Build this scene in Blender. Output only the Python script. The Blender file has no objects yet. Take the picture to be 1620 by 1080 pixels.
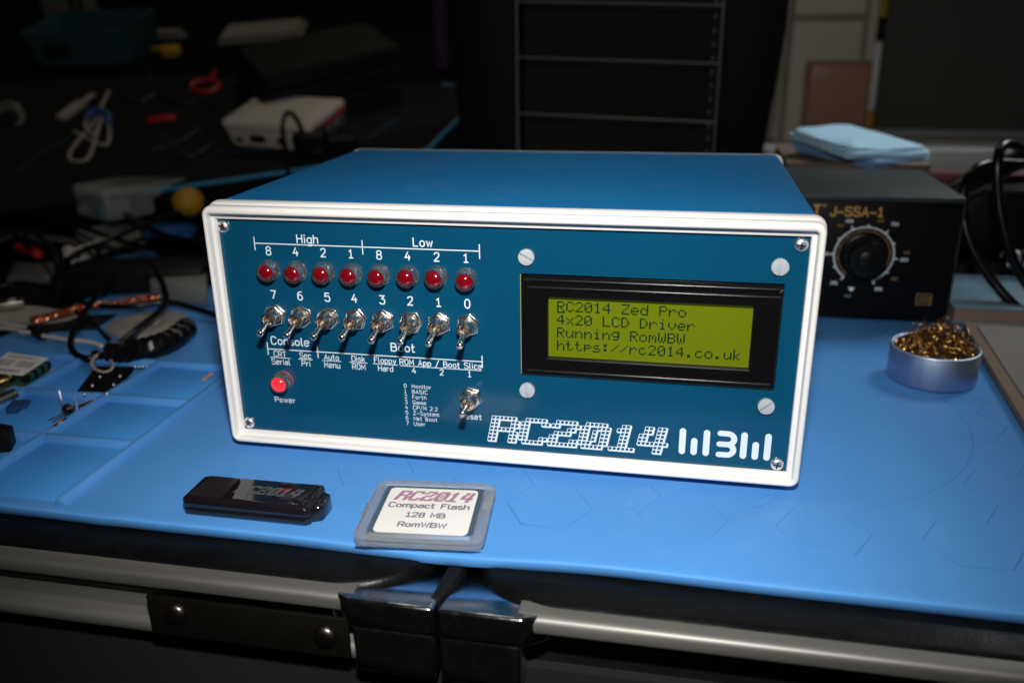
import bpy, bmesh, math, random
from mathutils import Vector, Matrix, Euler
from math import sin, cos, pi, radians, sqrt

random.seed(7)
S = bpy.context.scene
COL = S.collection

# ---------------------------------------------------------------- camera
cam_data = bpy.data.cameras.new('camera')
cam = bpy.data.objects.new('camera', cam_data)
COL.objects.link(cam)
cam_data.sensor_width = 36.0
cam_data.lens = 30.127
cam_data.clip_start = 0.02
cam_data.clip_end = 30.0
RIGHT = Vector((0.98088633, 0.19416048, -0.01279503))
DOWN = Vector((0.05455014, -0.33751194, -0.93973931))
FWD = Vector((-0.18677871, 0.92107948, -0.34165233))
CAM = Vector((0.05734157, -0.31300747, 0.17177868))
m = Matrix.Identity(4)
for i in range(3):
    m[i][0] = RIGHT[i]; m[i][1] = -DOWN[i]; m[i][2] = -FWD[i]; m[i][3] = CAM[i]
cam.matrix_world = m
cam_data.dof.use_dof = True
cam_data.dof.focus_distance = 0.335
cam_data.dof.aperture_fstop = 7.6
S.camera = cam

# ---------------------------------------------------------------- world: a dim room
W = bpy.data.worlds.new('World')
S.world = W
W.use_nodes = True
bg = W.node_tree.nodes['Background']
bg.inputs[0].default_value = (1.0, 0.90, 0.78, 1)
bg.inputs[1].default_value = 0.007

# ---------------------------------------------------------------- light: the camera's own pop-up flash
fl = bpy.data.lights.new('flash', 'AREA')
fl.shape = 'RECTANGLE'
fl.size = 0.034
fl.size_y = 0.016
fl.energy = 0.86
fl.color = (1.0, 0.97, 0.93)
fo = bpy.data.objects.new('flash', fl)
COL.objects.link(fo)
fm = m.copy()
fpos = CAM - DOWN * 0.098 + RIGHT * 0.004 - FWD * 0.02
for i in range(3):
    fm[i][3] = fpos[i]
fo.matrix_world = fm
# the hot centre of the same flash reflector
hl = bpy.data.lights.new('flash_core', 'SPOT')
hl.energy = 6.9
hl.color = (1.0, 0.97, 0.93)
hl.spot_size = radians(64)
hl.spot_blend = 1.0
hl.shadow_soft_size = 0.010
ho = bpy.data.objects.new('flash_core', hl)
COL.objects.link(ho)
ho.location = fpos
ho.rotation_euler = (Vector((-0.004, -0.028, 0.020)) - fpos).to_track_quat('-Z', 'Y').to_euler()

# daylight from a window off to the right, behind the soldering station
wl = bpy.data.lights.new('window_light', 'AREA')
wl.shape = 'RECTANGLE'
wl.size = 0.55
wl.size_y = 0.45
wl.energy = 0.52
wl.spread = radians(38)  # beam narrowed to brighten the folded cloths and spare the mat
wl.color = (0.92, 0.97, 1.0)
wo = bpy.data.objects.new('window_light', wl)
COL.objects.link(wo)
wo.location = (0.56, 0.74, 0.62)
wo.rotation_euler = (Vector((0.20, 0.46, 0.09)) - Vector(wo.location)).to_track_quat('-Z', 'Y').to_euler()

# dim warm ceiling lamp over the far desk
cl = bpy.data.lights.new('ceiling_lamp', 'AREA')
cl.shape = 'DISK'
cl.size = 0.35
cl.energy = 2.6
cl.color = (1.0, 0.86, 0.68)
co = bpy.data.objects.new('ceiling_lamp', cl)
COL.objects.link(co)
co.location = (-0.45, 1.15, 1.75)

# ---------------------------------------------------------------- exposure
vs = S.view_settings
vs.view_transform = 'Standard'
vs.look = 'None'
vs.exposure = 0.0
vs.gamma = 1.0
vs.use_curve_mapping = False

MM = 0.001


# ---------------------------------------------------------------- materials
def lin(r, g, b):
    f = lambda c: (c / 255 / 12.92) if c <= 10.3 else ((c / 255 + 0.055) / 1.055) ** 2.4
    return (f(r), f(g), f(b))


def mat(name, col, rough=0.5, metal=0.0, var=0.0, vscale=60, bump=0.0, bscale=800, coat=0.0, trans=0.0, ior=1.45,
        emit=None, estr=0.0, rvar=0.0, spec=0.5, alpha=1.0, stretch=None, dust=0.0, dscale=900, dustcol=(.5, .5, .48), smudge=0.0, smscale=20):
    ma = bpy.data.materials.new(name)
    ma.use_nodes = True
    nt = ma.node_tree
    N = nt.nodes; L = nt.links
    b = N['Principled BSDF']
    b.inputs['Base Color'].default_value = (*col, 1)
    b.inputs['Roughness'].default_value = rough
    b.inputs['Metallic'].default_value = metal
    b.inputs['IOR'].default_value = ior
    b.inputs['Specular IOR Level'].default_value = spec
    b.inputs['Coat Weight'].default_value = coat
    b.inputs['Coat Roughness'].default_value = 0.08
    b.inputs['Transmission Weight'].default_value = trans
    b.inputs['Alpha'].default_value = alpha
    if emit:
        b.inputs['Emission Color'].default_value = (*emit, 1)
        b.inputs['Emission Strength'].default_value = estr
    if var or bump or rvar or dust or smudge:
        tc = N.new('ShaderNodeTexCoord')
        src = tc.outputs['Object']
        if stretch:
            mp = N.new('ShaderNodeMapping')
            mp.inputs['Scale'].default_value = stretch
            L.new(src, mp.inputs['Vector']); src = mp.outputs['Vector']
        colout = None
        if var or rvar:
            n = N.new('ShaderNodeTexNoise')
            n.inputs['Scale'].default_value = vscale
            n.inputs['Detail'].default_value = 6
            L.new(src, n.inputs['Vector'])
            if var:
                mx = N.new('ShaderNodeMix'); mx.data_type = 'RGBA'
                mx.inputs[6].default_value = (*[max(0, c * (1 - var)) for c in col], 1)
                mx.inputs[7].default_value = (*[min(1, c * (1 + var)) for c in col], 1)
                L.new(n.outputs['Fac'], mx.inputs[0])
                colout = mx.outputs[2]
            if rvar:
                mr = N.new('ShaderNodeMapRange')
                mr.inputs['To Min'].default_value = max(0.02, rough - rvar)
                mr.inputs['To Max'].default_value = min(1, rough + rvar)
                mr.inputs['From Min'].default_value = 0.3
                mr.inputs['From Max'].default_value = 0.7
                L.new(n.outputs['Fac'], mr.inputs['Value'])
                L.new(mr.outputs['Result'], b.inputs['Roughness'])
        if dust:
            v = N.new('ShaderNodeTexVoronoi')
            v.inputs['Scale'].default_value = dscale
            L.new(src, v.inputs['Vector'])
            n2 = N.new('ShaderNodeTexNoise'); n2.inputs['Scale'].default_value = dscale * .07
            L.new(src, n2.inputs['Vector'])
            th = N.new('ShaderNodeMath'); th.operation = 'MULTIPLY'; th.inputs[1].default_value = dust
            L.new(n2.outputs['Fac'], th.inputs[0])
            lt = N.new('ShaderNodeMath'); lt.operation = 'LESS_THAN'
            L.new(v.outputs['Distance'], lt.inputs[0]); L.new(th.outputs[0], lt.inputs[1])
            ml = N.new('ShaderNodeMath'); ml.operation = 'MULTIPLY'; ml.inputs[1].default_value = 0.6
            L.new(lt.outputs[0], ml.inputs[0])
            mx2 = N.new('ShaderNodeMix'); mx2.data_type = 'RGBA'
            mx2.inputs[6].default_value = (*col, 1)
            mx2.inputs[7].default_value = (*dustcol, 1)
            if colout:
                L.new(colout, mx2.inputs[6])
            L.new(ml.outputs[0], mx2.inputs[0])
            colout = mx2.outputs[2]
        if smudge:
            n4 = N.new('ShaderNodeTexNoise'); n4.inputs['Scale'].default_value = smscale; n4.inputs['Detail'].default_value = 9
            n4.inputs['Roughness'].default_value = .72
            L.new(src, n4.inputs['Vector'])
            r4_ = N.new('ShaderNodeMapRange'); r4_.inputs['From Min'].default_value = .54; r4_.inputs['From Max'].default_value = .74
            r4_.inputs['To Max'].default_value = smudge
            L.new(n4.outputs['Fac'], r4_.inputs['Value'])
            # fine scratches: noise stretched along one direction
            m5 = N.new('ShaderNodeMapping'); m5.inputs['Scale'].default_value = (30, 1400, 1400); m5.inputs['Rotation'].default_value = (0, 0, .5)
            L.new(src, m5.inputs['Vector'])
            n5 = N.new('ShaderNodeTexNoise'); n5.inputs['Scale'].default_value = 1.0; n5.inputs['Detail'].default_value = 2
            L.new(m5.outputs['Vector'], n5.inputs['Vector'])
            r5 = N.new('ShaderNodeMapRange'); r5.inputs['From Min'].default_value = .72; r5.inputs['From Max'].default_value = .82
            r5.inputs['To Max'].default_value = smudge * 1.6
            L.new(n5.outputs['Fac'], r5.inputs['Value'])
            ad_ = N.new('ShaderNodeMath'); ad_.operation = 'ADD'; ad_.use_clamp = True
            L.new(r4_.outputs['Result'], ad_.inputs[0]); L.new(r5.outputs['Result'], ad_.inputs[1])
            mx3 = N.new('ShaderNodeMix'); mx3.data_type = 'RGBA'
            mx3.inputs[6].default_value = (*col, 1); mx3.inputs[7].default_value = (*dustcol, 1)
            if colout: L.new(colout, mx3.inputs[6])
            L.new(ad_.outputs[0], mx3.inputs[0])
            colout = mx3.outputs[2]
        if colout:
            L.new(colout, b.inputs['Base Color'])
        if bump:
            n3 = N.new('ShaderNodeTexNoise')
            n3.inputs['Scale'].default_value = bscale
            n3.inputs['Detail'].default_value = 4
            L.new(src, n3.inputs['Vector'])
            bp = N.new('ShaderNodeBump')
            bp.inputs['Strength'].default_value = bump
            bp.inputs['Distance'].default_value = 0.0003
            L.new(n3.outputs['Fac'], bp.inputs['Height'])
            L.new(bp.outputs['Normal'], b.inputs['Normal'])
    return ma


M = {}
M['frame'] = mat('white_printed_plastic', (.74, .725, .70), .45, smudge=.05, smscale=60, dustcol=(.45, .43, .40), var=.03, vscale=90, bump=.16, bscale=500, stretch=(.05, .05, 4.0))
M['panel'] = mat('blue_solder_mask', (.0022, .054, .112), .16, spec=.35, var=.10, vscale=14, bump=.02, bscale=300, coat=.25, dust=.022, dscale=420)
M['lid'] = mat('blue_powder_coat', (.005, .162, .405), .42, spec=.4, smudge=.05, smscale=40, var=.06, vscale=30, bump=.45, bscale=2200, dust=.045, dscale=330)
M['silk'] = mat('white_silkscreen', (.62, .70, .76), .5)
M['chrome'] = mat('nickel_plate', (.74, .68, .62), .24, 1.0, rvar=.08, vscale=500)
M['screw'] = mat('steel_screw', (.80, .80, .82), .36, 1.0)
M['nylon'] = mat('nylon', (.36, .39, .42), .45, var=.12, vscale=700)
M['ledred'] = mat('red_led_epoxy', (.15, .002, .006), .10, coat=.5, var=.2, vscale=300)
M['ledon'] = mat('red_led_lit', (.5, .01, .02), .15, emit=(1, .035, .05), estr=.75, coat=.3)
M['clear'] = mat('clear_plastic', (.90, .93, .93), .08, trans=.97, ior=1.46)
M['bezel'] = mat('black_lacquer', (.0025, .0025, .003), .30, spec=.25, bump=.06, bscale=900)
M['lcd'] = mat('lcd_glass', (.092, .118, .002), .34, var=.08, vscale=25, emit=(.16, .20, .003), estr=.16, spec=.25)
M['lcdink'] = mat('lcd_segment', (.004, .020, .007), .35)
M['pcbedge'] = mat('pcb_edge', (.25, .26, .05), .5)
M['rubber'] = mat('black_rubber', (.004, .004, .0045), .55, spec=.25)
M['mat'] = mat('blue_silicone', (.076, .268, .625), .50, spec=.18, smudge=.10, smscale=28, var=.07, vscale=22, bump=.10, bscale=1500, rvar=.05, dust=.040, dscale=230, dustcol=(.36, .52, .74))
M['matline'] = mat('blue_silicone_line', (.058, .215, .53), .5, spec=.2)
M['leaf'] = mat('black_vinyl', (.0028, .0028, .003), .36, spec=.22, var=.3, vscale=90, bump=.30, bscale=700, rvar=.1, dust=.05, dscale=260, dustcol=(.16, .15, .14))
M['alu'] = mat('aluminium_rail', (.20, .195, .18), .48, .72, smudge=.12, smscale=90, dustcol=(.5, .48, .45), dust=.05, dscale=500, var=.2, vscale=120, rvar=.08, stretch=(.05, 1, 1), bump=.05, bscale=600)
M['cap'] = mat('dark_plated_steel', (.40, .42, .46), .17, 1.0, bump=.10, bscale=500, rvar=.05, vscale=300)
M['bracket'] = mat('black_painted_steel', (.0045, .004, .003), .40, spec=.2, var=.4, vscale=80, bump=.15, bscale=400, dust=.05, dscale=300, dustcol=(.2, .12, .07))
M['rivet'] = mat('worn_steel_rivet', (.14, .12, .10), .3, 1.0, var=.3, vscale=300)


# ---------------------------------------------------------------- mesh helpers (all sizes in millimetres)
class MB:
    def __init__(s):
        s.v = []; s.f = []

    def add(s, vs, fs):
        o = len(s.v)
        s.v += [tuple(p) for p in vs]
        s.f += [tuple(i + o for i in f) for f in fs]
        return s

    def box(s, x0, x1, y0, y1, z0, z1):
        return s.add([(x, y, z) for z in (z0, z1) for y in (y0, y1) for x in (x0, x1)],
                     [(0, 2, 3, 1), (4, 5, 7, 6), (0, 1, 5, 4), (2, 6, 7, 3), (0, 4, 6, 2), (1, 3, 7, 5)])

    def prism(s, poly, lo, hi, axis='z', taper=0.0):
        """extrude a 2-D polygon (counter-clockwise) along an axis"""
        n = len(poly)
        cx = sum(p[0] for p in poly) / n; cy = sum(p[1] for p in poly) / n
        def P(p, h, t):
            a = cx + (p[0] - cx) * (1 - t); b = cy + (p[1] - cy) * (1 - t)
            return (a, b, h) if axis == 'z' else ((a, h, b) if axis == 'y' else (h, a, b))
        vs = [P(p, lo, 0) for p in poly] + [P(p, hi, taper) for p in poly]
        fs = [tuple(range(n))[::-1], tuple(range(n, 2 * n))]
        fs += [(i, (i + 1) % n, n + (i + 1) % n, n + i) for i in range(n)]
        return s.add(vs, fs)

    def rings(s, rings, closed_ends=True, loop=False):
        n = len(rings[0])
        o = len(s.v)
        for r in rings:
            s.v += [tuple(p) for p in r]
        k = len(rings)
        for j in range(k if loop else k - 1):
            a = o + j * n; b = o + ((j + 1) % k) * n
            for i in range(n):
                s.f.append((a + i, a + (i + 1) % n, b + (i + 1) % n, b + i))
        if closed_ends and not loop:
            s.f.append(tuple(o + i for i in range(n))[::-1])
            s.f.append(tuple(o + (k - 1) * n + i for i in range(n)))
        return s

    def lathe(s, prof, n=24, o=(0, 0, 0), d=(0, 0, 1), phase=0.0):
        """prof: (radius, height) pairs along direction d from o"""
        d = Vector(d).normalized(); o = Vector(o)
        a = d.orthogonal().normalized(); b = d.cross(a)
        rr = []
        for r, h in prof:
            r = max(r, 1e-4)
            rr.append([o + d * h + a * (r * cos(phase + 2 * pi * i / n)) + b * (r * sin(phase + 2 * pi * i / n)) for i in range(n)])
        return s.rings(rr)

    def tube(s, pts, r, n=8, smooth=True, sub=6, closed=False, rad=None):
        P = [Vector(p) for p in pts]
        if smooth and len(P) > 2:
            P = spline(P, sub, closed)
        k = len(P)
        t0 = (P[1] - P[0]).normalized()
        nrm = t0.orthogonal().normalized()
        rr = []
        for i, p in enumerate(P):
            if closed:
                t = (P[(i + 1) % k] - P[i - 1]).normalized()
            else:
                t = (P[min(i + 1, k - 1)] - P[max(i - 1, 0)]).normalized()
            nrm = (nrm - t * nrm.dot(t)).normalized()
            bn = t.cross(nrm)
            q = r if rad is None else rad(i / (k - 1)) * r
            rr.append([p + nrm * (q * cos(2 * pi * j / n)) + bn * (q * sin(2 * pi * j / n)) for j in range(n)])
        return s.rings(rr, closed_ends=not closed, loop=closed)

    def sphere(s, c, r, n=12, m_=8, sc=(1, 1, 1)):
        rr = []
        for j in range(1, m_):
            a = pi * j / m_
            rr.append([(c[0] + r * sc[0] * sin(a) * cos(2 * pi * i / n), c[1] + r * sc[1] * sin(a) * sin(2 * pi * i / n), c[2] - r * sc[2] * cos(a)) for i in range(n)])
        return s.rings(rr)

    def strip(s, pts, w, fn, closed=False, h=0.0):
        """flat mitred ribbon along 2-D points; fn maps (a, b, lift) to 3-D"""
        P = [Vector((p[0], p[1])) for p in pts]
        k = len(P)
        L = []; R = []
        for i in range(k):
            if closed:
                a = P[i - 1]; c = P[(i + 1) % k]
            else:
                a = P[max(i - 1, 0)]; c = P[min(i + 1, k - 1)]
            t1 = (P[i] - a); t2 = (c - P[i])
            t1 = t1.normalized() if t1.length > 1e-9 else t2.normalized()
            t2 = t2.normalized() if t2.length > 1e-9 else t1
            t = (t1 + t2)
            t = t.normalized() if t.length > 1e-6 else t1
            nn = Vector((-t.y, t.x))
            cs = max(.5, nn.dot(Vector((-t1.y, t1.x))))
            off = nn * (w / 2 / cs)
            e = Vector((0, 0))
            if not closed and i == 0: e = -t2 * w * .35
            if not closed and i == k - 1: e = t1 * w * .35
            L.append(P[i] + off + e); R.append(P[i] - off + e)
        o = len(s.v)
        for a, c in zip(L, R):
            s.v.append(fn(a.x, a.y, h)); s.v.append(fn(c.x, c.y, h))
        rng = range(k if closed else k - 1)
        for i in rng:
            j = (i + 1) % k
            s.f.append((o + 2 * i, o + 2 * i + 1, o + 2 * j + 1, o + 2 * j))
        return s

    def build(s, name, material, parent=None, bevel=0.0, seg=2, loc=None, rot=None, flat=False, ang=38, merge=False, org=None, bang=32):
        """one mesh object; org moves the origin there (mm)"""
        bm = bmesh.new()
        ox, oy, oz = org if org else (0, 0, 0)
        vv = [bm.verts.new(((p[0] - ox) * MM, (p[1] - oy) * MM, (p[2] - oz) * MM)) for p in s.v]
        for f in s.f:
            if len(set(f)) >= 3:
                try:
                    bm.faces.new([vv[i] for i in f])
                except ValueError:
                    pass
        if merge:
            bmesh.ops.remove_doubles(bm, verts=bm.verts, dist=1e-6)
        bmesh.ops.recalc_face_normals(bm, faces=bm.faces)
        if bevel:
            ed = [e for e in bm.edges if len(e.link_faces) == 2 and e.calc_face_angle(0) > radians(bang)]
            bmesh.ops.bevel(bm, geom=ed, offset=bevel * MM, segments=seg, profile=.5, affect='EDGES', clamp_overlap=True)
        me = bpy.data.meshes.new(name)
        bm.to_mesh(me); bm.free()
        if not flat:
            me.shade_smooth()
            me.set_sharp_from_angle(angle=radians(ang))
        ob = bpy.data.objects.new(name, me)
        COL.objects.link(ob)
        me.materials.append(M[material] if isinstance(material, str) else material)
        if org:
            ob.location = (ox * MM, oy * MM, oz * MM)
        if loc:
            ob.location = tuple(c * MM for c in loc)
        if rot:
            ob.rotation_euler = rot
        if parent:
            ob.parent = parent
        return ob


def spline(P, sub=6, closed=False):
    k = len(P); out = []
    rng = range(k if closed else k - 1)
    for i in rng:
        if closed:
            a, b, c, d = P[i - 1], P[i], P[(i + 1) % k], P[(i + 2) % k]
        else:
            a, b, c, d = P[max(i - 1, 0)], P[i], P[i + 1], P[min(i + 2, k - 1)]
        for j in range(sub):
            t = j / sub
            out.append(.5 * ((2 * b) + (c - a) * t + (2 * a - 5 * b + 4 * c - d) * t * t + (3 * b - a - 3 * c + d) * t ** 3))
    if not closed:
        out.append(P[-1])
    return out


def tag(o, label, cat, group=None, kind=None):
    o['label'] = label
    o['category'] = cat
    if group: o['group'] = group
    if kind: o['kind'] = kind
    return o


def structure(o):
    o['kind'] = 'structure'
    return o


def thing(name, label, cat, loc=(0, 0, 0), rz=0.0, group=None):
    o = bpy.data.objects.new(name, None)
    COL.objects.link(o)
    o.empty_display_size = .01
    o.location = tuple(c * MM for c in loc)
    o.rotation_euler = (0, 0, rz)
    return tag(o, label, cat, group)


def dup(o, parent=None, loc=None):
    c = o.copy()
    COL.objects.link(c)
    if parent: c.parent = parent
    if loc: c.location = tuple(q * MM for q in loc)
    for ch in [q for q in bpy.data.objects if q.parent == o]:
        g = ch.copy()
        COL.objects.link(g)
        g.parent = c
    return c


def rrect(x0, x1, y0, y1, r, n=4):
    out = []
    for cx, cy, a0 in ((x1 - r, y0 + r, -90), (x1 - r, y1 - r, 0), (x0 + r, y1 - r, 90), (x0 + r, y0 + r, 180)):
        for i in range(n + 1):
            a = radians(a0 + 90 * i / n)
            out.append((cx + r * cos(a), cy + r * sin(a)))
    return out


def text_polys(txt, size, bold=0.0, align='CENTER', spacing=1.0):
    """outline text with the built-in font: 2-D verts (mm) and faces"""
    cu = bpy.data.curves.new('tmp_text', 'FONT')
    cu.body = txt; cu.size = size; cu.align_x = align; cu.offset = bold; cu.resolution_u = 3; cu.space_character = spacing
    ob = bpy.data.objects.new('tmp_text', cu)
    COL.objects.link(ob)
    dg = bpy.context.evaluated_depsgraph_get()
    me = bpy.data.meshes.new_from_object(ob.evaluated_get(dg))
    vs_ = [tuple(v.co) for v in me.vertices]; fs_ = [tuple(p.vertices) for p in me.polygons]
    bpy.data.objects.remove(ob); bpy.data.curves.remove(cu); bpy.data.meshes.remove(me)
    return vs_, fs_


# ---------------------------------------------------------------- stroke font (cap height 9, x-height 6)
def chaikin(P, closed, it=2):
    for _ in range(it):
        Q = []
        k = len(P)
        for i in range(k if closed else k - 1):
            a, b = P[i], P[(i + 1) % k]
            Q += [(a[0] * .75 + b[0] * .25, a[1] * .75 + b[1] * .25), (a[0] * .25 + b[0] * .75, a[1] * .25 + b[1] * .75)]
        if not closed:
            Q = [P[0]] + Q + [P[-1]]
        P = Q
    return P


# each stroke: kind + points; l = straight, s = smoothed, c = smoothed and closed
O6 = 'c:0,0 0,6 5,6 5,0'
GL = {
 'A': (6, 'l:0,0 3,9 6,0|l:1,2.8 5,2.8'), 'B': (6, 'l:0,0 0,9|s:0,9 5.2,9 5.6,4.9 3,4.8 0,4.8|s:0,4.8 3,4.8 6.4,4.6 6,0 0,0'),
 'C': (6, 's:6,7.6 5,9.2 0,9.6 0,-.6 5,-.2 6,1.4'), 'D': (6, 'l:0,0 0,9|s:0,9 3,9 6.4,8.6 6.4,.4 3,0 0,0'),
 'F': (5, 'l:0,0 0,9 5,9|l:0,4.7 4,4.7'), 'G': (6, 's:6,7.8 5,9.2 0,9.6 0,-.6 5,-.2 6,1 6,4|l:6,4 3.6,4'),
 'H': (6, 'l:0,0 0,9|l:6,0 6,9|l:0,4.7 6,4.7'), 'I': (1, 'l:.5,0 .5,9'), 'L': (5, 'l:0,9 0,0 5,0'),
 'M': (6.5, 'l:0,0 0,9 3.2,2.8 6.5,9 6.5,0'), 'N': (6, 'l:0,0 0,9 6,0 6,9'), 'O': (6, 'c:0,0 0,9 6,9 6,0'),
 'P': (6, 'l:0,0 0,9|s:0,9 4,9 6.4,8.6 6.2,4.4 3.5,4.3 0,4.3'), 'R': (6, 'l:0,0 0,9|s:0,9 4,9 6.4,8.6 6.2,4.4 3.5,4.3 0,4.3|l:3.2,4.3 6,0'),
 'S': (6, 's:5.6,8 4.6,9.2 0,9.4 -.2,5.4 3,4.6 6.4,3.8 6,-.4 1,-.2 0,1.2'), 'T': (6, 'l:0,9 6,9|l:3,9 3,0'),
 'U': (6, 's:0,9 0,3 .2,-.4 5.8,-.4 6,3 6,9'), 'Z': (6, 'l:0,9 6,9 0,0 6,0'),
 'a': (4.6, 's:.4,5.4 1.4,6.2 4.4,6.2 4.6,3.6 4.6,0|s:4.6,3.5 1.4,3.7 -.4,2.8 .2,-.3 2.4,-.2 4.6,1.2'),
 'c': (4.4, 's:4.4,5.2 3.6,6.2 0,6.4 0,-.4 3.6,-.2 4.4,.8'), 'd': (5, O6 + '|l:5,9 5,0'),
 'e': (5, 's:0,3.2 5,3.2 5.2,6.2 2.5,6.2 -.1,6.2 -.1,-.3 3,-.2 4.7,.8'), 'g': (5, O6 + '|s:5,6 5,0 5,-3 2.4,-3 .5,-2.6'),
 'h': (4.8, 'l:0,0 0,9|s:0,4.4 1.6,6.1 4.8,6.5 4.8,3.6 4.8,0'), 'i': (1, 'l:.5,0 .5,6|l:.5,8.2 .5,9'),
 'k': (4.6, 'l:0,0 0,9|l:4.4,6 0,2.4|l:1.6,3.7 4.6,0'), 'l': (1.6, 's:.2,9 .2,2 .3,0 1.8,0'),
 'm': (7.4, 'l:0,0 0,6|s:0,4.4 1.2,6.1 3.7,6.5 3.7,3.6 3.7,0|s:3.7,4.4 4.9,6.1 7.4,6.5 7.4,3.6 7.4,0'),
 'n': (4.8, 'l:0,0 0,6|s:0,4.4 1.6,6.1 4.8,6.5 4.8,3.6 4.8,0'), 'o': (5, O6), 'J': (5, 's:5,9 5,3 5,-.4 1.2,-.4 0,1.4'), 'W': (8, 'l:0,9 1.8,0 4,7.6 6.2,0 8,9'), 'p': (5, O6 + '|l:0,6 0,-3'),
 'r': (3.4, 'l:0,0 0,6|s:0,3.8 1,5.8 3.4,6'), 's': (4.2, 's:4,5.4 3,6.2 0,6.4 -.2,3.7 2.2,3.1 4.6,2.5 4.2,-.3 1,-.2 0,.7'),
 't': (3.2, 's:1,9 1,2 1.2,0 3.2,0|l:0,6 3,6'), 'u': (4.8, 's:0,6 0,2.4 0,-.4 3.2,-.2 4.8,1.6|l:4.8,6 4.8,0'),
 'w': (6.4, 'l:0,6 1.6,0 3.2,5.4 4.8,0 6.4,6'), 'y': (4.6, 'l:0,6 2.4,0|l:4.6,6 2.4,0 1.4,-2.6 .3,-3'),
 '0': (5.4, 'c:0,-.3 0,9.3 5.4,9.3 5.4,-.3'), '1': (4.4, 'l:.3,7.2 2.3,9 2.3,0|l:.2,0 4.4,0'), '2': (5.4, 's:.2,7.6 1,9.2 5.2,9.6 5.4,6 3.6,3.8 0,0|l:0,0 5.4,0'),
 '3': (5.4, 'l:.2,9 5.2,9 2.4,5.5|s:2.4,5.5 5.6,5.4 5.6,-.3 1.4,-.3 0,1'), '4': (5.6, 'l:3.2,9 0,3 5.6,3|l:4.2,5.4 4.2,0'),
 '5': (5.2, 'l:4.9,9 .6,9 .3,5.2|s:.3,5.2 2,5.9 5.6,5.6 5.6,-.3 1.4,-.3 0,1'), '6': (5.2, 's:4.6,9 2,9 0,7 0,2.6|c:0,-.3 0,5.6 5.2,5.6 5.2,-.3'),
 '7': (5.4, 'l:0,9 5.4,9 2,0'), '8': (5.4, 'c:.3,4.9 .3,9.2 5.1,9.2 5.1,4.9|c:0,-.3 0,4.9 5.4,4.9 5.4,-.3'),
 '/': (5, 'l:0,-1.4 5,9.8'), '.': (1, 'l:.3,0 .3,.5'), '-': (5.4, 'l:0,3.6 5.4,3.6'), ' ': (3.4, ''), ':': (1, 'l:.3,0 .3,.5|l:.3,5 .3,5.5'),
}


def stroke_text(mb, txt, x, z, cap, fn, align='c', wfac=1.0, track=2.6, wt=.15):
    """add stroke lettering to mb; x is the centre/left, z the baseline; fn(a, b, lift) -> 3-D"""
    sc = cap / 9
    tot = sum(GL[c][0] + track for c in txt) - track
    cx = x - (tot * sc * wfac / 2 if align == 'c' else 0)
    k = 0
    for ch in txt:
        w, st = GL[ch]
        for q in st.split('|'):
            if not q: continue
            kd, pp = q.split(':')
            P = [tuple(float(a) for a in e.split(',')) for e in pp.split()]
            if kd == 's': P = chaikin(P, False)
            if kd == 'c': P = chaikin(P, True)
            P = [(cx + a * sc * wfac, z + b * sc) for a, b in P]
            k += 1
            mb.strip(P, cap * wt, fn, closed=(kd == 'c'), h=.012 * (k % 4))
        cx += (w + track) * sc * wfac


# dot-matrix logo lettering: hollow cells with a drop edge
DOTS = {
 'R': ['######.', '##...##', '##...##', '######.', '##...##', '##...##', '##...##'],
 'C': ['.#####.', '##...##', '##.....', '##.....', '##.....', '##...##', '.#####.'],
 '2': ['.#####.', '##...##', '....##.', '.####..', '##.....', '##...##', '#######'],
 '0': ['.#####.', '##..###', '##.#.##', '##.#.##', '##.#.##', '###..##', '.#####.'],
 '1': ['..##..', '.###..', '..##..', '..##..', '..##..', '..##..', '######'],
 '4': ['.##.##.', '.##.##.', '##..##.', '##..##.', '#######', '....##.', '....##.'],
}


def dot_logo(mb, ch, x, z, px, pz, slant, fn, hole=.62, drop=.34):
    rows = DOTS[ch]
    on = lambda r, c: 0 <= r < 7 and 0 <= c < len(rows[r]) and rows[r][c] == '#'
    def P(c, r):
        return (x + c * px + (7 - r) * slant, z + (7 - r) * pz)
    for r in range(7):
        for c in range(len(rows[r])):
            if not on(r, c): continue
            out = [P(c, r + 1), P(c + 1, r + 1), P(c + 1, r), P(c, r)]
            m0 = (1 - hole) / 2
            inn = [P(c + m0, r + 1 - m0), P(c + 1 - m0, r + 1 - m0), P(c + 1 - m0, r + m0), P(c + m0, r + m0)]
            if hole > 0:
                o = len(mb.v)
                mb.v += [fn(a, b, 0) for a, b in out + inn]
                mb.f += [(o + i, o + (i + 1) % 4, o + 4 + (i + 1) % 4, o + 4 + i) for i in range(4)]
            else:
                mb.add([fn(a, b, 0) for a, b in out], [(0, 1, 2, 3)])
            dx, dz = drop * px, -drop * pz * .9
            if drop and not on(r, c + 1):
                a, b = P(c + 1, r + 1), P(c + 1, r)
                mb.add([fn(*a, -.008), fn(a[0] + dx, a[1] + dz, -.008), fn(b[0] + dx, b[1] + dz, -.008), fn(*b, -.008)], [(0, 1, 2, 3)])
            if drop and not on(r + 1, c):
                a, b = P(c, r + 1), P(c + 1, r + 1)
                mb.add([fn(*a, -.012), fn(a[0] + dx, a[1] + dz, -.012), fn(b[0] + dx, b[1] + dz, -.012), fn(*b, -.012)], [(0, 1, 2, 3)])


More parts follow.
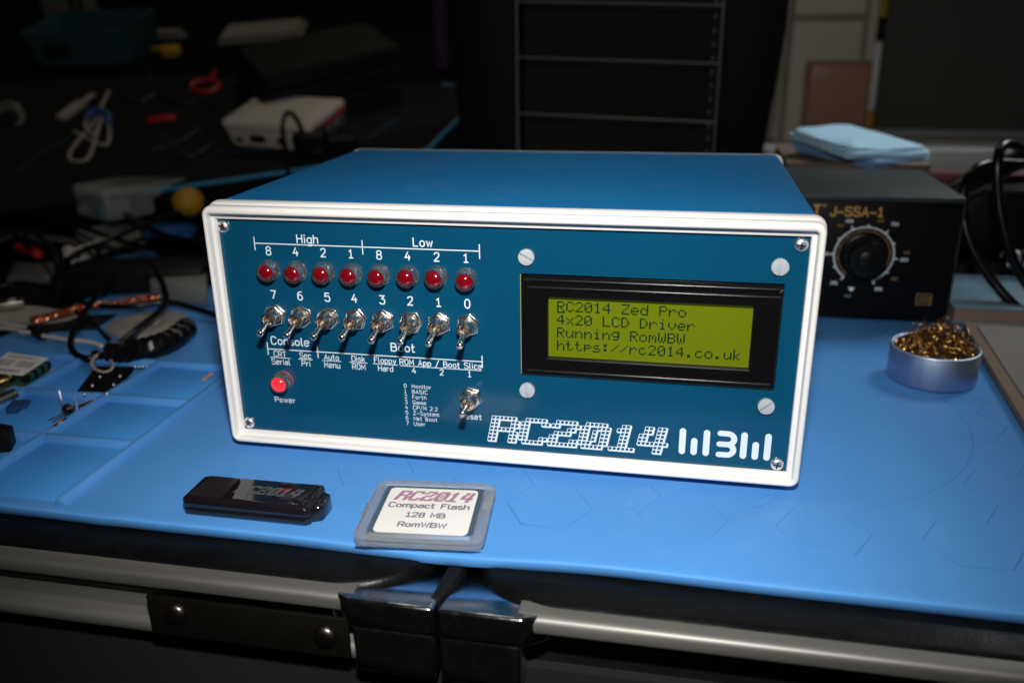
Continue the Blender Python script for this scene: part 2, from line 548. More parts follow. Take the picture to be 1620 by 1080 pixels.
def capsule(pts, w, n=8):
    """outline of a thick stroke with round ends"""
    P = [Vector(p) for p in pts]
    L = []; R = []
    k = len(P)
    for i in range(k):
        t = (P[min(i + 1, k - 1)] - P[max(i - 1, 0)]).normalized()
        nn = Vector((-t.y, t.x)) * (w / 2)
        L.append(P[i] + nn); R.append(P[i] - nn)
    t = (P[-1] - P[-2]).normalized(); nn = Vector((-t.y, t.x))
    e1 = [P[-1] + (nn * cos(a) + t * sin(a)) * (w / 2) for a in [pi * i / n for i in range(1, n)]]
    t = (P[0] - P[1]).normalized(); nn = Vector((-t.y, t.x))
    e0 = [P[0] + (nn * cos(a) + t * sin(a)) * (w / 2) for a in [pi * i / n for i in range(1, n)]]
    return [tuple(p) for p in L + e1 + R[::-1] + e0]


def rebase(t, loc):
    """put the Empty of a thing built in place at its base"""
    t.location = tuple(c * MM for c in loc)
    for ch in [q for q in bpy.data.objects if q.parent == t]:
        ch.location = Vector(ch.location) - Vector(t.location)


# ================================================================ folding table under the mat
tbl = thing('folding_table', 'black topped folding table with aluminium edge rails under the blue mat', 'table')


def leaf(x0, x1, side):
    # plan outline with a rounded front corner at the hinge gap
    r = 34
    P = []
    if side == 'l':
        P = [(x0, -83)] + [(x1 - r + r * sin(a), -83 + r - r * cos(a)) for a in [radians(6 * i) for i in range(16)]] + [(x1, 380), (x0, 380)]
    else:
        P = [(x0 + r - r * sin(a), -83 + r - r * cos(a)) for a in [radians(90 - 6 * i) for i in range(16)]] + [(x1, -83), (x1, 380), (x0, 380)]
    b = MB()
    n = len(P)
    c = (sum(p[0] for p in P) / n, sum(p[1] for p in P) / n)
    rings = []
    for ins, z in ((3.0, -20), (0.6, -19), (0, -16), (0, -10), (.7, -7.4), (2.4, -5.9), (5.0, -5.4)):
        ring = []
        for i, p in enumerate(P):
            t = (Vector(P[(i + 1) % n]) - Vector(P[i - 1])).normalized()
            nn = Vector((t.y, -t.x))
            ring.append((p[0] - nn.x * ins, p[1] - nn.y * ins, z))
        rings.append(ring)
    b.rings(rings)
    return b.build('leaf', 'leaf', tbl, ang=60)


leaf(-520, -22, 'l')
leaf(-8, 520, 'r')
prof = [(-79, -6.3), (-84.4, -6.5), (-86.2, -6.9), (-87.0, -7.6), (-87.4, -8.6), (-87.4, -11.6), (-87.0, -12.6), (-85, -13.4), (-82.6, -13.8),
        (-81.8, -15), (-81.8, -25.2), (-82.6, -26), (-85, -26.4), (-86.8, -27.4), (-87.6, -29.4), (-87.2, -31.8), (-85.6, -33.2), (-79, -33.6)]
for x0, x1 in ((-520, -45), (12, 520)):
    b = MB()
    b.rings([[(x, p[0], p[1]) for p in (prof if x0 < 0 else prof[:9] + [(-81.8, -15), (-81.8, -17), (-79, -17)])] for x in (x0, x1)])
    b.build('edge_rail', 'alu', tbl, ang=50)
# hinge end caps, glossy black steel
for k, pl in enumerate(([(-54, -84.2), (-46, -89.2), (-15.9, -89.4), (-15.9, -55), (-40, -55)], [(-14.4, -89.6), (14, -89.6), (22.5, -84), (10, -55), (-14.4, -55)])):
    b = MB()
    n_ = len(pl)
    b.add([(x, y, -17.5) for x, y in pl] + [(x, y, -12.4 - (y + 55) * .19) for x, y in pl], [tuple(range(n_))[::-1], tuple(range(n_, 2 * n_))] + [(i, (i + 1) % n_, n_ + (i + 1) % n_, n_ + i) for i in range(n_)])
    if k == 0:
        b.prism([(-45, -88.6), (-16.2, -88.6), (-16.2, -70), (-45, -70)], -36, -17.2)
    else:
        b.prism([(-14.2, -88.8), (13.4, -88.8), (13.4, -70), (-14.2, -70)], -36, -17.2)
    b.build('hinge_cap', 'cap', tbl, bevel=1.5, seg=3)
b = MB()
b.prism([(-18.6, -82), (-15.2, -83), (-12.4, -70), (-12, -58), (-17, -58)], -13, -6.6)
b.build('hinge_knuckle', 'rubber', tbl, bevel=.8)
b = MB(); b.box(-121.5, -46, -89.4, -87.9, -30.5, -14.4)
br = b.build('hinge_bracket', 'bracket', tbl, bevel=.35)
for x, z in ((-110.6, -20.6), (-54.6, -22.2)):
    b = MB()
    b.lathe([(4.3, 0), (4.3, .5), (3.9, 1.2), (2.9, 1.9), (1.2, 2.3), (.1, 2.4)], 20, (x, -89.4, z), (0, -1, 0))
    b.build('rivet', 'rivet', br)
b = MB(); b.box(-520, 520, -78, -74, -180, -34)
b.build('shade_sheet', mat('shade_sheet_black', (.004, .004, .004), .8), tbl)  # added black sheet that keeps the space below the rails dark
b = MB(); b.box(-520, 520, -74, 380, -60, -21)
b.build('underframe', 'rubber', tbl)
rebase(tbl, (0, 150, -180))

# ================================================================ blue silicone mat
M['matfloor'] = mat('blue_silicone_smooth', (.060, .290, .74), .42, spec=.2, var=.06, vscale=30, bump=.05, bscale=900, dust=.022, dscale=260, dustcol=(.35, .42, .55))
mt = thing('soldering_mat', 'bright blue silicone work mat with ridged tray cells and embossed hexagons', 'mat')
b = MB()
rings = []
rnd = random.Random(3)
N = 90
for i in range(N + 1):
    x = -345 + 690 * i / N
    wob = .5 * sin(x * .021 + 1) + .35 * sin(x * .057)
    sag = -1.5 * math.exp(-((x + 18) / 40) ** 2) + (.35 * sin(x * .03) if x > -150 else 0)
    zz = lambda y, z: z + (sag if y < -60 else sag * max(0, (-30 - y) / 30) if y < -30 else 0)
    pr = [(246, -5.2), (-62, -5.2), (-63.4, -5.15), (-63.9, -4.8), (-65.2, -1.0), (-65.0, -.45), (-64.6, -.12), (-63.9, 0.02), (-61.4, 0.03), (-52, 0), (-30, 0), (60, 0), (150, 0), (243.5, 0), (246, -.6)]
    rings.append([(x, y + (wob if y < -50 else 0), zz(y, z)) for y, z in pr])
b.rings(rings)
b.build('pad', 'mat', mt, ang=50)
def ridge(x0, y0, x1, y1, h=3.3, wb=5.6, wt=2.8):
    bb = MB()
    d = Vector((x1 - x0, y1 - y0)).normalized(); n_ = Vector((-d.y, d.x))
    def pt(x, y, w, z): return (x + n_.x * w, y + n_.y * w, z)
    r1 = [pt(x0, y0, -wb / 2, -.3), pt(x0, y0, -wt / 2, h), pt(x0, y0, wt / 2, h), pt(x0, y0, wb / 2, -.3)]
    r2 = [pt(x1, y1, -wb / 2, -.3), pt(x1, y1, -wt / 2, h), pt(x1, y1, wt / 2, h), pt(x1, y1, wb / 2, -.3)]
    bb.rings([r1, r2])
    return bb.build('tray_divider', 'mat', mt, bevel=.5, seg=2)
for x in (-174, -221, -268, -315):
    ridge(x, -61.5, x, 82.5 if x > -200 else 82)
for j, y in enumerate((-11.5, 34, 81)):
    for x in (-174, -221, -268):
        ridge(x - 1.0, y, x - 46.0, y, h=3.2 - .03 * j)
        q = MB(); q.box(x - 44.2, x - 2.8, y - (42.6 if j else 47.4), y - 2.8, -.2, .15); q.build('tray_floor', 'matfloor', mt, bevel=.1)
# embossed hexagons and circle
b = MB()
fl_ = lambda a, c, h: (a, c, h)
cx, cy, R = 92.8, 79.4, 97.4
s_ = 16.75
segs = set()
for i in range(-8, 9):
    for j in range(-2, 12):
        hx = 113.8 + 25.12 * i; hy = -28.1 + 29.0 * j + (14.5 if i % 2 else 0)
        V6 = [(hx + s_ * cos(radians(60 * k)), hy + s_ * sin(radians(60 * k))) for k in range(6)]
        if min(v[1] for v in V6) < -44 or hx < -85: continue
        for k in range(6):
            a, c = V6[k], V6[(k + 1) % 6]
            key = tuple(sorted([(round(a[0]), round(a[1])), (round(c[0]), round(c[1]))]))
            if key in segs: continue
            segs.add(key)
            ra = math.hypot(a[0] - cx, a[1] - cy); rc = math.hypot(c[0] - cx, c[1] - cy)
            if ra < R and rc < R: continue
            if ra < R or rc < R:
                for _ in range(12):
                    md = ((a[0] + c[0]) / 2, (a[1] + c[1]) / 2)
                    inside = math.hypot(md[0] - cx, md[1] - cy) < R
                    if ra < R:
                        if inside: a = md
                        else: c_ = md; a, c = a, c; break
                    else:
                        if inside: c = md
                        else: break
            if a[0] < -172 or max(a[1], c[1]) > 240: continue
            segs.add(key)
            d = Vector((c[0] - a[0], c[1] - a[1]))
            if d.length < 1: continue
            d.normalize(); n_ = Vector((-d.y, d.x))
            q = lambda p, w, z: (p[0] + n_.x * w, p[1] + n_.y * w, z)
            b.rings([[q(p, -.26, -.05), q(p, -.09, .11), q(p, .09, .11), q(p, .26, -.05)] for p in (a, c)])
rr = []
for i in range(160):
    a = 2 * pi * i / 160
    rr.append([(cx + (R + w) * cos(a), cy + (R + w) * sin(a), z) for w, z in ((-.28, -.05), (-.1, .12), (.1, .12), (.28, -.05))])
b.rings(rr, loop=True)
# small V-shaped mark by the circle's front
for p0, p1 in (((80, -4), (91, -17)), ((91, -17), (101, -5)), ((84.5, -4), (91, -12)), ((91, -12), (97, -4.5)), ((178, 60), (196, 63))):
    d = Vector((p1[0] - p0[0], p1[1] - p0[1])).normalized(); n_ = Vector((-d.y, d.x))
    q = lambda p, w, z: (p[0] + n_.x * w, p[1] + n_.y * w, z)
    b.rings([[q(p, -.26, -.05), q(p, -.09, .11), q(p, .09, .11), q(p, .26, -.05)] for p in (p0, p1)])
b.build('embossed_lines', 'matline', mt, flat=True)
rebase(mt, (0, 90, -5.2))

# ================================================================ the computer
pc = thing('microcomputer', 'blue boxed microcomputer with white frame, red lamps, toggle switches and green display', 'computer')
PX0, PX1, PZ0, PZ1 = -127.1, 102.7, 7.8, 101.9
OX0, OX1, OZ0, OZ1 = -130.7, 107.2, 3.9, 107.6


def frame_rings(spec):
    out = []
    for t, y, r in spec:
        e = max(0, t - 1)
        x0 = PX0 + (OX0 - PX0) * t; x1 = PX1 + (OX1 - PX1) * t
        z0 = PZ0 + (OZ0 - PZ0) * min(t, 1.05); z1 = PZ1 + (OZ1 - PZ1) * t
        out.append([(a, y, c) for a, c in rrect(x0, x1, z0, z1, r, 6)])
    return out


b = MB()
spec = [(0.0, 1.6, .5), (0.0, -1.8, .5), (.04, -2.0, .6), (.36, -2.0, 1.2), (.40, -2.1, 1.3), (.43, -4.7, 1.5), (.50, -5.5, 1.8), (.60, -5.8, 2.2),
        (.80, -5.8, 2.9), (.92, -5.4, 3.4), (1.0, -4.4, 3.8), (1.0, -1.9, 3.8), (.97, -1.5, 3.7), (.92, -1.3, 3.5), (.92, -.7, 3.5), (1.0, -.4, 3.9), (1.1, 0.2, 4.2), (1.16, 1.2, 4.4), (1.18, 3, 4.4),
        (1.16, 4.8, 4.4), (1.08, 5.8, 4.2), (.85, 6.2, 3.6), (.5, 6.2, 2.0)]
b.rings(frame_rings(spec), closed_ends=False)
b.build('front_frame', 'frame', pc, ang=50)
b = MB()
spec = [(.4, 157.5, 2), (.9, 157.5, 3.5), (1.02, 158, 4), (1.12, 159, 4.2), (1.12, 163.5, 4.2), (1.0, 165, 4), (.5, 165.5, 2.5), (.4, 165.5, 2)]
b.rings(frame_rings(spec), closed_ends=False)
b.build('rear_frame', 'frame', pc, ang=50)
b = MB(); b.box(-126, 102, 160, 162, 8, 101); b.build('rear_panel', 'panel', pc)
b = MB()
b.rings([[(a, y, c) for a, c in rrect(-127.6, 105.2, 5.2, 108.6, 2.6, 5)] for y in (4.6, 158.6)])
b.build('lid', 'lid', pc, ang=50)
for fx in (-112, 89):
    for fy in (14, 146):
        b = MB(); b.lathe([(7, 0), (7.5, .6), (7.5, 5.0), (7, 5.6)], 20, (fx, fy, 0))
        b.build('foot', 'rubber', pc)

b = MB()
def r4(x0, x1, z0, z1, y): return [(x0, y, z0), (x1, y, z0), (x1, y, z1), (x0, y, z1)]
CUT = (-2.4, 95.3, 42.5, 83.8)
b.rings([r4(PX0 + .1, PX1 - .1, PZ0 + .1, PZ1 - .1, 0), r4(*CUT, 0), r4(*CUT, 1.6), r4(PX0 + .1, PX1 - .1, PZ0 + .1, PZ1 - .1, 1.6)], loop=True)
panel = b.build('front_panel', 'panel', pc)
pf = lambda a, c, h: (a, -.05 - h, c)


def letter(fun):
    q = MB(); fun(q)
    return q.build('lettering', 'silk', panel, flat=True)


def line(q, x0, z0, x1, z1, w=.42, h=.05):
    q.strip([(x0, z0), (x1, z1)], w, pf, h=h)


XS = [-106.3 + 11.77 * i for i in range(8)]
letter(lambda q: (line(q, -112, 91.9, -18.4, 91.9), line(q, -112, 89, -112, 94.4, h=.07), line(q, -65.9, 89, -65.9, 94.5, h=.07), line(q, -18.4, 89, -18.4, 94.5, h=.07)))
letter(lambda q: stroke_text(q, 'High', -89.0, 92.7, 3.2, pf))
letter(lambda q: stroke_text(q, 'Low', -41.0, 93.0, 3.2, pf))
for i in range(8):
    letter(lambda q: stroke_text(q, '84218421'[i], XS[i], 87.3, 3.2, pf))
    letter(lambda q: stroke_text(q, '76543210'[i], XS[i], 68.8, 3.3, pf))
letter(lambda q: (line(q, -111.6, 46.3, -18.5, 46.3), line(q, -111.6, 43.7, -111.6, 49.2, h=.07), line(q, -89.1, 43.7, -89.1, 49.0, h=.07), line(q, -18.5, 43.7, -18.5, 48.8, h=.07)))
letter(lambda q: stroke_text(q, 'Console', -101.2, 48.6, 3.2, pf))
letter(lambda q: stroke_text(q, 'Boot', -51.7, 48.7, 3.3, pf))
for tx, bx, x, hw in (('CRT', 'Serial', -106.3, 4.5), ('Sec', 'Pri', -94.9, 3.1), ('Auto', 'Menu', -83.2, 4.1), ('Disk', 'ROM', -71.4, 3.8), ('Floppy', 'Hard', -59.7, 5.3)):
    letter(lambda q: stroke_text(q, tx, x, 43.1, 2.3, pf, wfac=.92, wt=.14))
    letter(lambda q: line(q, x - hw, 42.55, x + hw, 42.55, .3))
    letter(lambda q: stroke_text(q, bx, x, 39.55, 2.3, pf, wfac=.92, wt=.14))
letter(lambda q: stroke_text(q, 'ROM App / Boot Slice', -36.1, 43.0, 2.35, pf, track=2.7, wfac=.93))
letter(lambda q: line(q, -53.2, 42.4, -18.9, 42.4, .3))
for ch, x in (('4', XS[5]), ('2', XS[6]), ('1', XS[7])):
    letter(lambda q: stroke_text(q, ch, x, 39.4, 2.3, pf))
letter(lambda q: stroke_text(q, 'Power', -106.3, 22.0, 2.2, pf, track=3))
letter(lambda q: stroke_text(q, 'Reset', -23.8, 20.6, 2.2, pf, track=3))
for k, tx in enumerate(('0 Monitor', '1 BASIC', '2 Forth', '3 Game', '4 CP/M 2.2', '5 Z-System', '6 Net Boot', '7 User')):
    letter(lambda q: (stroke_text(q, tx[0], -52.1, 32.75 - 2.44 * k, 1.6, pf, 'l', track=3, wt=.13), stroke_text(q, tx[2:], -48.7, 32.75 - 2.44 * k, 1.6, pf, 'l', track=2.9, wt=.13)))
# dotted logo lettering
lx = [(-17.2, 0, 11), (-4.6, 0, 11.2), (7.9, 0, 11), (20, 0, 11.2), (32.8, 0, 11.1), (43.6, 0, 11.2)]
for ch, p in zip('RC2014', lx):
    letter(lambda q: dot_logo(q, ch, p[0], 11.25, 1.70, 1.66, .33, pf, hole=.70, drop=.30))
# bar logo
BW = 2.5
for pts in ([(62.3, 22.1), (62.3, 13.2)], [(66.9, 18.2), (66.9, 13.2)], [(71.6, 22.1), (71.6, 13.2)], [(85.9, 22.2), (85.9, 13.2)], [(90.4, 18.4), (90.4, 13.2)], [(94.9, 22.3), (94.9, 13.2)]):
    def bar(q, pts=pts):
        c = capsule(pts, BW); q.add([pf(a, d, .02) for a, d in c], [tuple(range(len(c)))])
    letter(bar)
def bmark(q):
    for k, (zt, zb, xl, xr) in enumerate(((22.3, 17.65, 76.7, 79.6), (17.65, 13.1, 76.6, 79.6))):
        r = (zt - zb) / 2
        pts = [(xl, zt), (xr - .6, zt), (xr, zt)] + [(xr + (r + .2) * sin(radians(a)), zb + r + r * cos(radians(a))) for a in range(15, 180, 15)] + [(xr, zb), (xr - .6, zb), (xl, zb)]
        c = capsule(pts, 2.3); q.add([pf(a, d, .02 + .03 * k) for a, d in c], [tuple(range(len(c)))])
letter(bmark)

# lamps
def lamp(x, z, m_):
    b = MB()
    rg = lambda r, y: [(r * cos(2 * pi * i / 24), y, r * sin(2 * pi * i / 24)) for i in range(24)]
    b.rings([rg(3.3, -.1), rg(3.3, -4.2), rg(3.45, -5.0), rg(3.75, -5.0), rg(4.0, -4.5), rg(4.05, -1.0), rg(4.6, -.8), rg(4.6, -.1)], loop=True)
    c = b.build('indicator_lamp', 'clear', pc, loc=(x, 0, z))
    b = MB()
    b.lathe([(3.15, 3.1), (3.25, 3.4), (3.25, 4.7), (2.95, 5.2), (2.35, 5.7), (1.5, 6.1), (.65, 6.27), (.05, 6.3)], 24, (0, 0, 0), (0, -1, 0))
    b.build('lens', m_, c)
    return c
l0 = lamp(XS[0], 80.9, 'ledred')
for i in range(1, 8):
    l_ = dup(l0, pc, (XS[i], 0, 80.9 + random.uniform(-.2, .2)))
    l_.rotation_euler = (random.uniform(-.06, .06), random.uniform(0, 6.2), random.uniform(-.06, .06))
pl = lamp(-106.2, 32.1, 'ledon')
pl['label'] = 'lit bright red power lamp above the word Power'

# toggle switches
def toggle(x, z, tip):
    b = MB()
    b.lathe([(3.15, .2), (3.15, 1.4), (3.0, 1.5), (3.15, 1.65), (3.0, 1.8), (3.15, 1.95), (3.1, 2.1), (3.1, 6.6), (2.85, 7.0), (2.25, 7.1), (1.9, 6.4), (1.7, 5.2), (.2, 5.1)], 28, (0, 0, 0), (0, -1, 0))
    o = b.build('toggle_switch', 'chrome', pc, loc=(x, 0, z))
    b = MB()
    b.lathe([(5.0, .1), (5.0, .45), (4.6, .5), (4.6, 1.9), (4.2, 2.25), (3.0, 2.3)], 6, (0, 0, 0), (0, -1, 0))
    b.build('nut', 'chrome', o, bevel=.12)
    b = MB()
    b.tube([(0, -4.6, 0), (0, -6.8, tip * .2), (0, -10.5, tip * .55), (0, -13.2, tip * .82), (0, -14.6, tip * .95), (0, -15.3, tip), (0, -15.75, tip * 1.04)], 1.0, 16, sub=4,
           rad=lambda t: 1.0 + .42 * min(1, max(0, (t - .25) / .4)) if t < .80 else 1.42 * sqrt(max(.02, 1 - ((t - .80) / .2) ** 2)))
    b.build('lever', 'chrome', o)
    return o
s0 = toggle(XS[0], 61.6, -3.3)
sw = [s0] + [dup(s0, pc, (XS[i], 0, 61.6)) for i in range(1, 8)]
for o, a in zip(sw, (.5, .15, 0, .62, .3, .8, .25, .45)):
    for ch in o.children:
        if ch.name.startswith('nut'): ch.rotation_euler = (0, a, 0)
        if ch.name.startswith('lever'): ch.rotation_euler = (random.uniform(-.03, .03), 0, random.uniform(-.05, .05))
rs = toggle(-23.6, 30.2, -.7)
rs['label'] = 'reset switch with its lever pointing straight out'

# corner screws
for k, (x, z, a) in enumerate(((-124.6, 98.4, .4), (99.5, 98.5, .1), (-124.3, 11.2, .7), (99.0, 11.0, .2))):
    b = MB()
    b.lathe([(2.55, 0), (2.6, .4), (2.4, 1.0), (1.9, 1.5), (1.0, 1.75), (.1, 1.8)], 22, (0, 0, 0), (0, -1, 0))
    o = b.build('corner_screw', 'screw', pc, loc=(x, -.02, z), rot=(0, a, 0))
    b = MB()
    b.box(-1.5, 1.5, -1.83, -1.3, -.28, .28); b.box(-.28, .28, -1.84, -1.3, -1.5, 1.5)
    b.build('recess_shade', 'rubber', o)  # raised dark cross, its colour stands for shade inside the drive recess
# nylon screws of the display
for x, z, a in ((0, 90.4, radians(28)), (93, 90.2, radians(95)), (0, 35.4, radians(85)), (92.8, 35.3, radians(-38))):
    b = MB()
    b.lathe([(3.15, 0), (3.15, .7), (.1, .72)], 24, (0, 0, 0), (0, -1, 0))
    for sg in (0, pi):
        pl_ = [(3.1 * cos(t + sg), 3.1 * sin(t + sg)) for t in [radians(6 + 168 * i / 12) for i in range(13)]]
        b.prism(pl_, -1.5, -.6, 'y', 0)
    o = b.build('display_screw', 'nylon', pc, loc=(x, -.02, z), rot=(0, a, 0), bevel=.1)

# display
b = MB()
x0, x1, z0, z1 = -2.0, 94.9, 42.9, 83.4
ix0, ix1, iz0, iz1 = 8.5, 85.0, 50.2, 75.3
def rr4(x0, x1, z0, z1, y): return [(x0, y, z0), (x1, y, z0), (x1, y, z1), (x0, y, z1)]
b.rings([rr4(x0, x1, z0, z1, 1), rr4(x0, x1, z0, z1, -1.6), rr4(x0 + .5, x1 - .5, z0 + .5, z1 - .5, -2.1), rr4(ix0 - .4, ix1 + .4, iz0 - .4, iz1 + .4, -2.1), rr4(ix0, ix1, iz0, iz1, -1.8), rr4(ix0, ix1, iz0, iz1, .6)], closed_ends=False)
disp = b.build('display', 'bezel', pc, ang=20)
for k, (xa, xb, z) in enumerate(((2.0, 91.5, 82.2), (3.2, 91.2, 79.2), (3.0, 90.6, 45.0))):
    b = MB(); b.tube([(xa, -2.1, z), (xa + .8, -2.45, z), ((xa + xb) / 2, -2.5, z), (xb - .8, -2.45, z), (xb, -2.1, z)], .55, 10, sub=3)
    b.build('bezel_ridge', mat('ridge_black_%d' % k, (.02, .018, .016), .22, .6), disp)
for xa, sg in ((.2, 1), (92.8, -1)):
    b = MB(); b.tube([(xa, -2.1, 82.0 if sg > 0 else 80.4), (xa + .8, -2.4, 81.4 if sg > 0 else 80.9), (xa + 1.9, -2.1, 80.4 if sg > 0 else 82)], .6, 8)
    b.build('bezel_dimple', 'bezel', disp)
b = MB(); b.box(ix0 - .5, ix1 + .5, .62, 2.0, iz0 - .5, iz1 + .5)
b.build('screen', 'lcd', disp)
b = MB(); b.box(x0, x1, -.5, .8, 42.2, 42.75); b.box(-2.5, -2.1, -.5, .8, 42.4, 83.4)
b.build('board_edge', 'pcbedge', disp)
LF = {'R': '11110 10001 10001 11110 10100 10010 10001', 'C': '01110 10001 10000 10000 10000 10001 01110', '2': '01110 10001 00001 00010 00100 01000 11111',
 '0': '01110 10001 10011 10101 11001 10001 01110', '1': '00100 01100 00100 00100 00100 00100 01110', '4': '00010 00110 01010 10010 11111 00010 00010',
 'Z': '11111 00001 00010 00100 01000 10000 11111', 'e': '00000 00000 01110 10001 11111 10000 01110', 'd': '00001 00001 01101 10011 10001 10001 01111',
 'P': '11110 10001 10001 11110 10000 10000 10000', 'r': '00000 00000 10110 11001 10000 10000 10000', 'o': '00000 00000 01110 10001 10001 10001 01110',
 'x': '00000 00000 10001 01010 00100 01010 10001', 'L': '10000 10000 10000 10000 10000 10000 11111', 'D': '11100 10010 10001 10001 10001 10010 11100',
 'i': '00100 00000 01100 00100 00100 00100 01110', 'v': '00000 00000 10001 10001 10001 01010 00100', 'u': '00000 00000 10001 10001 10001 10011 01101',
 'n': '00000 00000 10110 11001 10001 10001 10001', 'g': '00000 01111 10001 10001 01111 00001 01110', 'm': '00000 00000 11010 10101 10101 10001 10001',
 'W': '10001 10001 10001 10101 10101 10101 01010', 'B': '11110 10001 10001 11110 10001 10001 11110', 'h': '10000 10000 10110 11001 10001 10001 10001',
 't': '01000 01000 11100 01000 01000 01001 00110', 'p': '00000 00000 11110 10001 11110 10000 10000', 's': '00000 00000 01110 10000 01110 00001 11110',
 ':': '00000 01100 01100 00000 01100 01100 00000', '/': '00000 00001 00010 00100 01000 10000 00000', '.': '00000 00000 00000 00000 00000 01100 01100',
 'c': '00000 00000 01110 10000 10000 10001 01110', 'k': '10000 10000 10010 10100 11000 10100 10010'}
for row, tx in enumerate(('RC2014 Zed Pro', '4x20 LCD Driver', 'Running RomWBW', 'https://rc2014.co.uk')):
    b = MB()
    for c, ch in enumerate(tx):
        bits = LF[ch].split() + ['11111' if (row == 0 and c == 0) else '00000'] if ch != ' ' else []
        for r, bt in enumerate(bits):
            for k in range(5):
                if bt[k] == '1':
                    xa = 11.75 + 3.55 * c + .6 * k; za = 73.1 - 5.35 * row - .6 * r
                    b.add([(xa, .58, za - .59), (xa + .59, .58, za - .59), (xa + .59, .58, za), (xa, .58, za)], [(0, 1, 2, 3)])
    b.build('lettering', 'lcdink', disp, flat=True)
rebase(pc, (-11.7, 80, 0))


# ================================================================ small things in front
M['usb'] = mat('smoked_plastic', (.008, .006, .008), .10, coat=.6, var=.3, vscale=60)
M['usbtop'] = mat('smoked_plastic_top', (.016, .014, .014), .22, bump=.2, bscale=2400)
M['usbink'] = mat('grey_print', (.10, .10, .10), .5)
M['foil'] = mat('grey_foil', (.085, .08, .078), .4)
M['frost'] = mat('frosted_polypropylene', (.93, .96, .98), .26, trans=.88, ior=1.38, bump=.05, bscale=300)
M['card'] = mat('white_label_card', (.72, .70, .67), .5, var=.04, vscale=60)
M['cfbody'] = mat('grey_card_body', (.05, .085, .12), .35)
M['purple'] = mat('purple_print', (.33, .15, .24), .6)
M['ink'] = mat('grey_blue_print', (.13, .14, .20), .6)

us = thing('usb_stick', 'black smoked plastic usb stick with grey printed lettering lying on the blue mat', 'usb stick', (-97, -50, 0), radians(.6))
b = MB()
pl_ = [(-25.6, -8.4), (-24.4, -9.3), (24.0, -9.3), (25.6, -8.0), (25.6, 7.6), (24.0, 9.0), (-23.6, 9.0), (-25.6, 7.4)]
rg = []
for ins, z in ((.9, .3), (.2, 1.0), (0, 3.2), (.25, 3.7), (.25, 4.1), (0, 4.6), (.2, 7.0), (1.3, 8.1)):
    rg.append([(x * (1 - ins / 26), y * (1 - ins / 9.5), z) for x, y in pl_])
b.rings(rg)
body = b.build('body', 'usb', us, bevel=.2)
b = MB()
e_ = [(24.6, -6.8), (28.6, -5.2), (29.2, -3.5), (29.2, 3.5), (28.6, 5.2), (24.6, 6.8)]
b.prism(e_, .8, 6.6, 'z', .06)
b.build('end_cap', 'usb', us, bevel=.8, seg=3)
for x in (22.2, 24.2):
    b = MB(); b.tube([(x, -8.2, 6.6), (x, -7.6, 8.2), (x, 0, 8.5), (x, 7.0, 8.2), (x, 7.8, 6.4)], .6, 8, sub=3)
    b.build('grip_ridge', 'usb', us)
b = MB(); b.prism([(-23.5, -7.6), (-10, -7.6), (-10, 7.2), (-22.5, 7.2)], 7.9, 8.22)
b.build('rough_cap', 'usbtop', us)
b = MB(); b.prism([(-5.4, -7.2), (-.6, -7.2), (-3.6, 7.3), (-8.6, 7.3)], 7.9, 8.25)
b.build('foil_strip', 'foil', us)
uf = lambda a, c, h: (a, c, 8.32 + h)
for k, ch in enumerate('RC2014'):
    b = MB(); dot_logo(b, ch, -7.6 + 4.35 * k, -3.0, .57, .84, .26, uf, hole=.55, drop=.15)
    b.build('lettering', 'usbink', us, flat=True)

cf = thing('memory_card_case', 'clear frosted plastic case holding a white labelled memory card', 'card case', (-29.8, -45.7, 0), radians(5.4))
b = MB()
def rr_(h, r, z): return [(x, y, z) for x, y in rrect(-h[0], h[0], -h[1], h[1], r, 6)]
H = (23.5, 21.0)
b.rings([rr_((H[0] - 1, H[1] - 1), 4, .2), rr_((H[0] - .2, H[1] - .2), 4.5, .7), rr_(H, 4.6, 1.4), rr_(H, 4.6, 2.2), rr_((H[0] - .5, H[1] - .5), 4.3, 2.3), rr_((H[0] - .5, H[1] - .5), 4.3, 2.5), rr_(H, 4.6, 2.7), rr_(H, 4.6, 3.9), rr_((H[0] - .9, H[1] - .9), 4.2, 4.6),
         rr_((H[0] - 3.4, H[1] - 3.0), 2.2, 4.7), rr_((H[0] - 4.2, H[1] - 3.8), 1.6, 4.4), rr_((H[0] - 4.2, H[1] - 3.8), 1.6, 1.6)], closed_ends=False)
b.add([(x * (H[0] - .9), y * (H[1] - .9), .3) for x, y in ((-1, -1), (1, -1), (1, 1), (-1, 1))], [(3, 2, 1, 0)])
b.build('case_tray', 'frost', cf, ang=50)
b = MB(); b.box(20.2, 23.9, 0.5, 11.5, 4.3, 5.2); b.build('latch', 'frost', cf, bevel=.4)
b = MB(); b.box(-24.2, -23.3, -5, 4, .8, 4.0); b.build('hinge_tab', 'frost', cf, bevel=.2)
b = MB(); b.prism(rrect(-19.1, 19.1, -17.1, 17.1, .8, 3), 1.7, 3.9)
cb = b.build('memory_card', 'cfbody', cf, bevel=.2)
b = MB(); b.prism(rrect(-17.2, 17.2, -16.2, 15.2, 2.2, 5), 3.85, 4.12)
b.build('card_label', 'card', cb)
cfn = lambda a, c, h: (a, c, 4.20 + h)
for k, ch in enumerate('RC2014'):
    b = MB(); dot_logo(b, ch, -14.6 + 4.95 * k, 6.0, .66, 1.0, .32, cfn, hole=.30, drop=.18)
    b.build('lettering', 'purple', cb, flat=True)
for tx, sz, y, sp in (('Compact Flash', 4.9, .9, 1.10), ('128 MB', 4.7, -5.6, 1.12), ('RomWBW', 4.7, -12.2, 1.12)):
    b = MB(); stroke_text(b, tx, 0, y, sz * .62, cfn, wfac=1.05, wt=.21, track=2.2)
    b.build('lettering', 'ink', cb, flat=True)

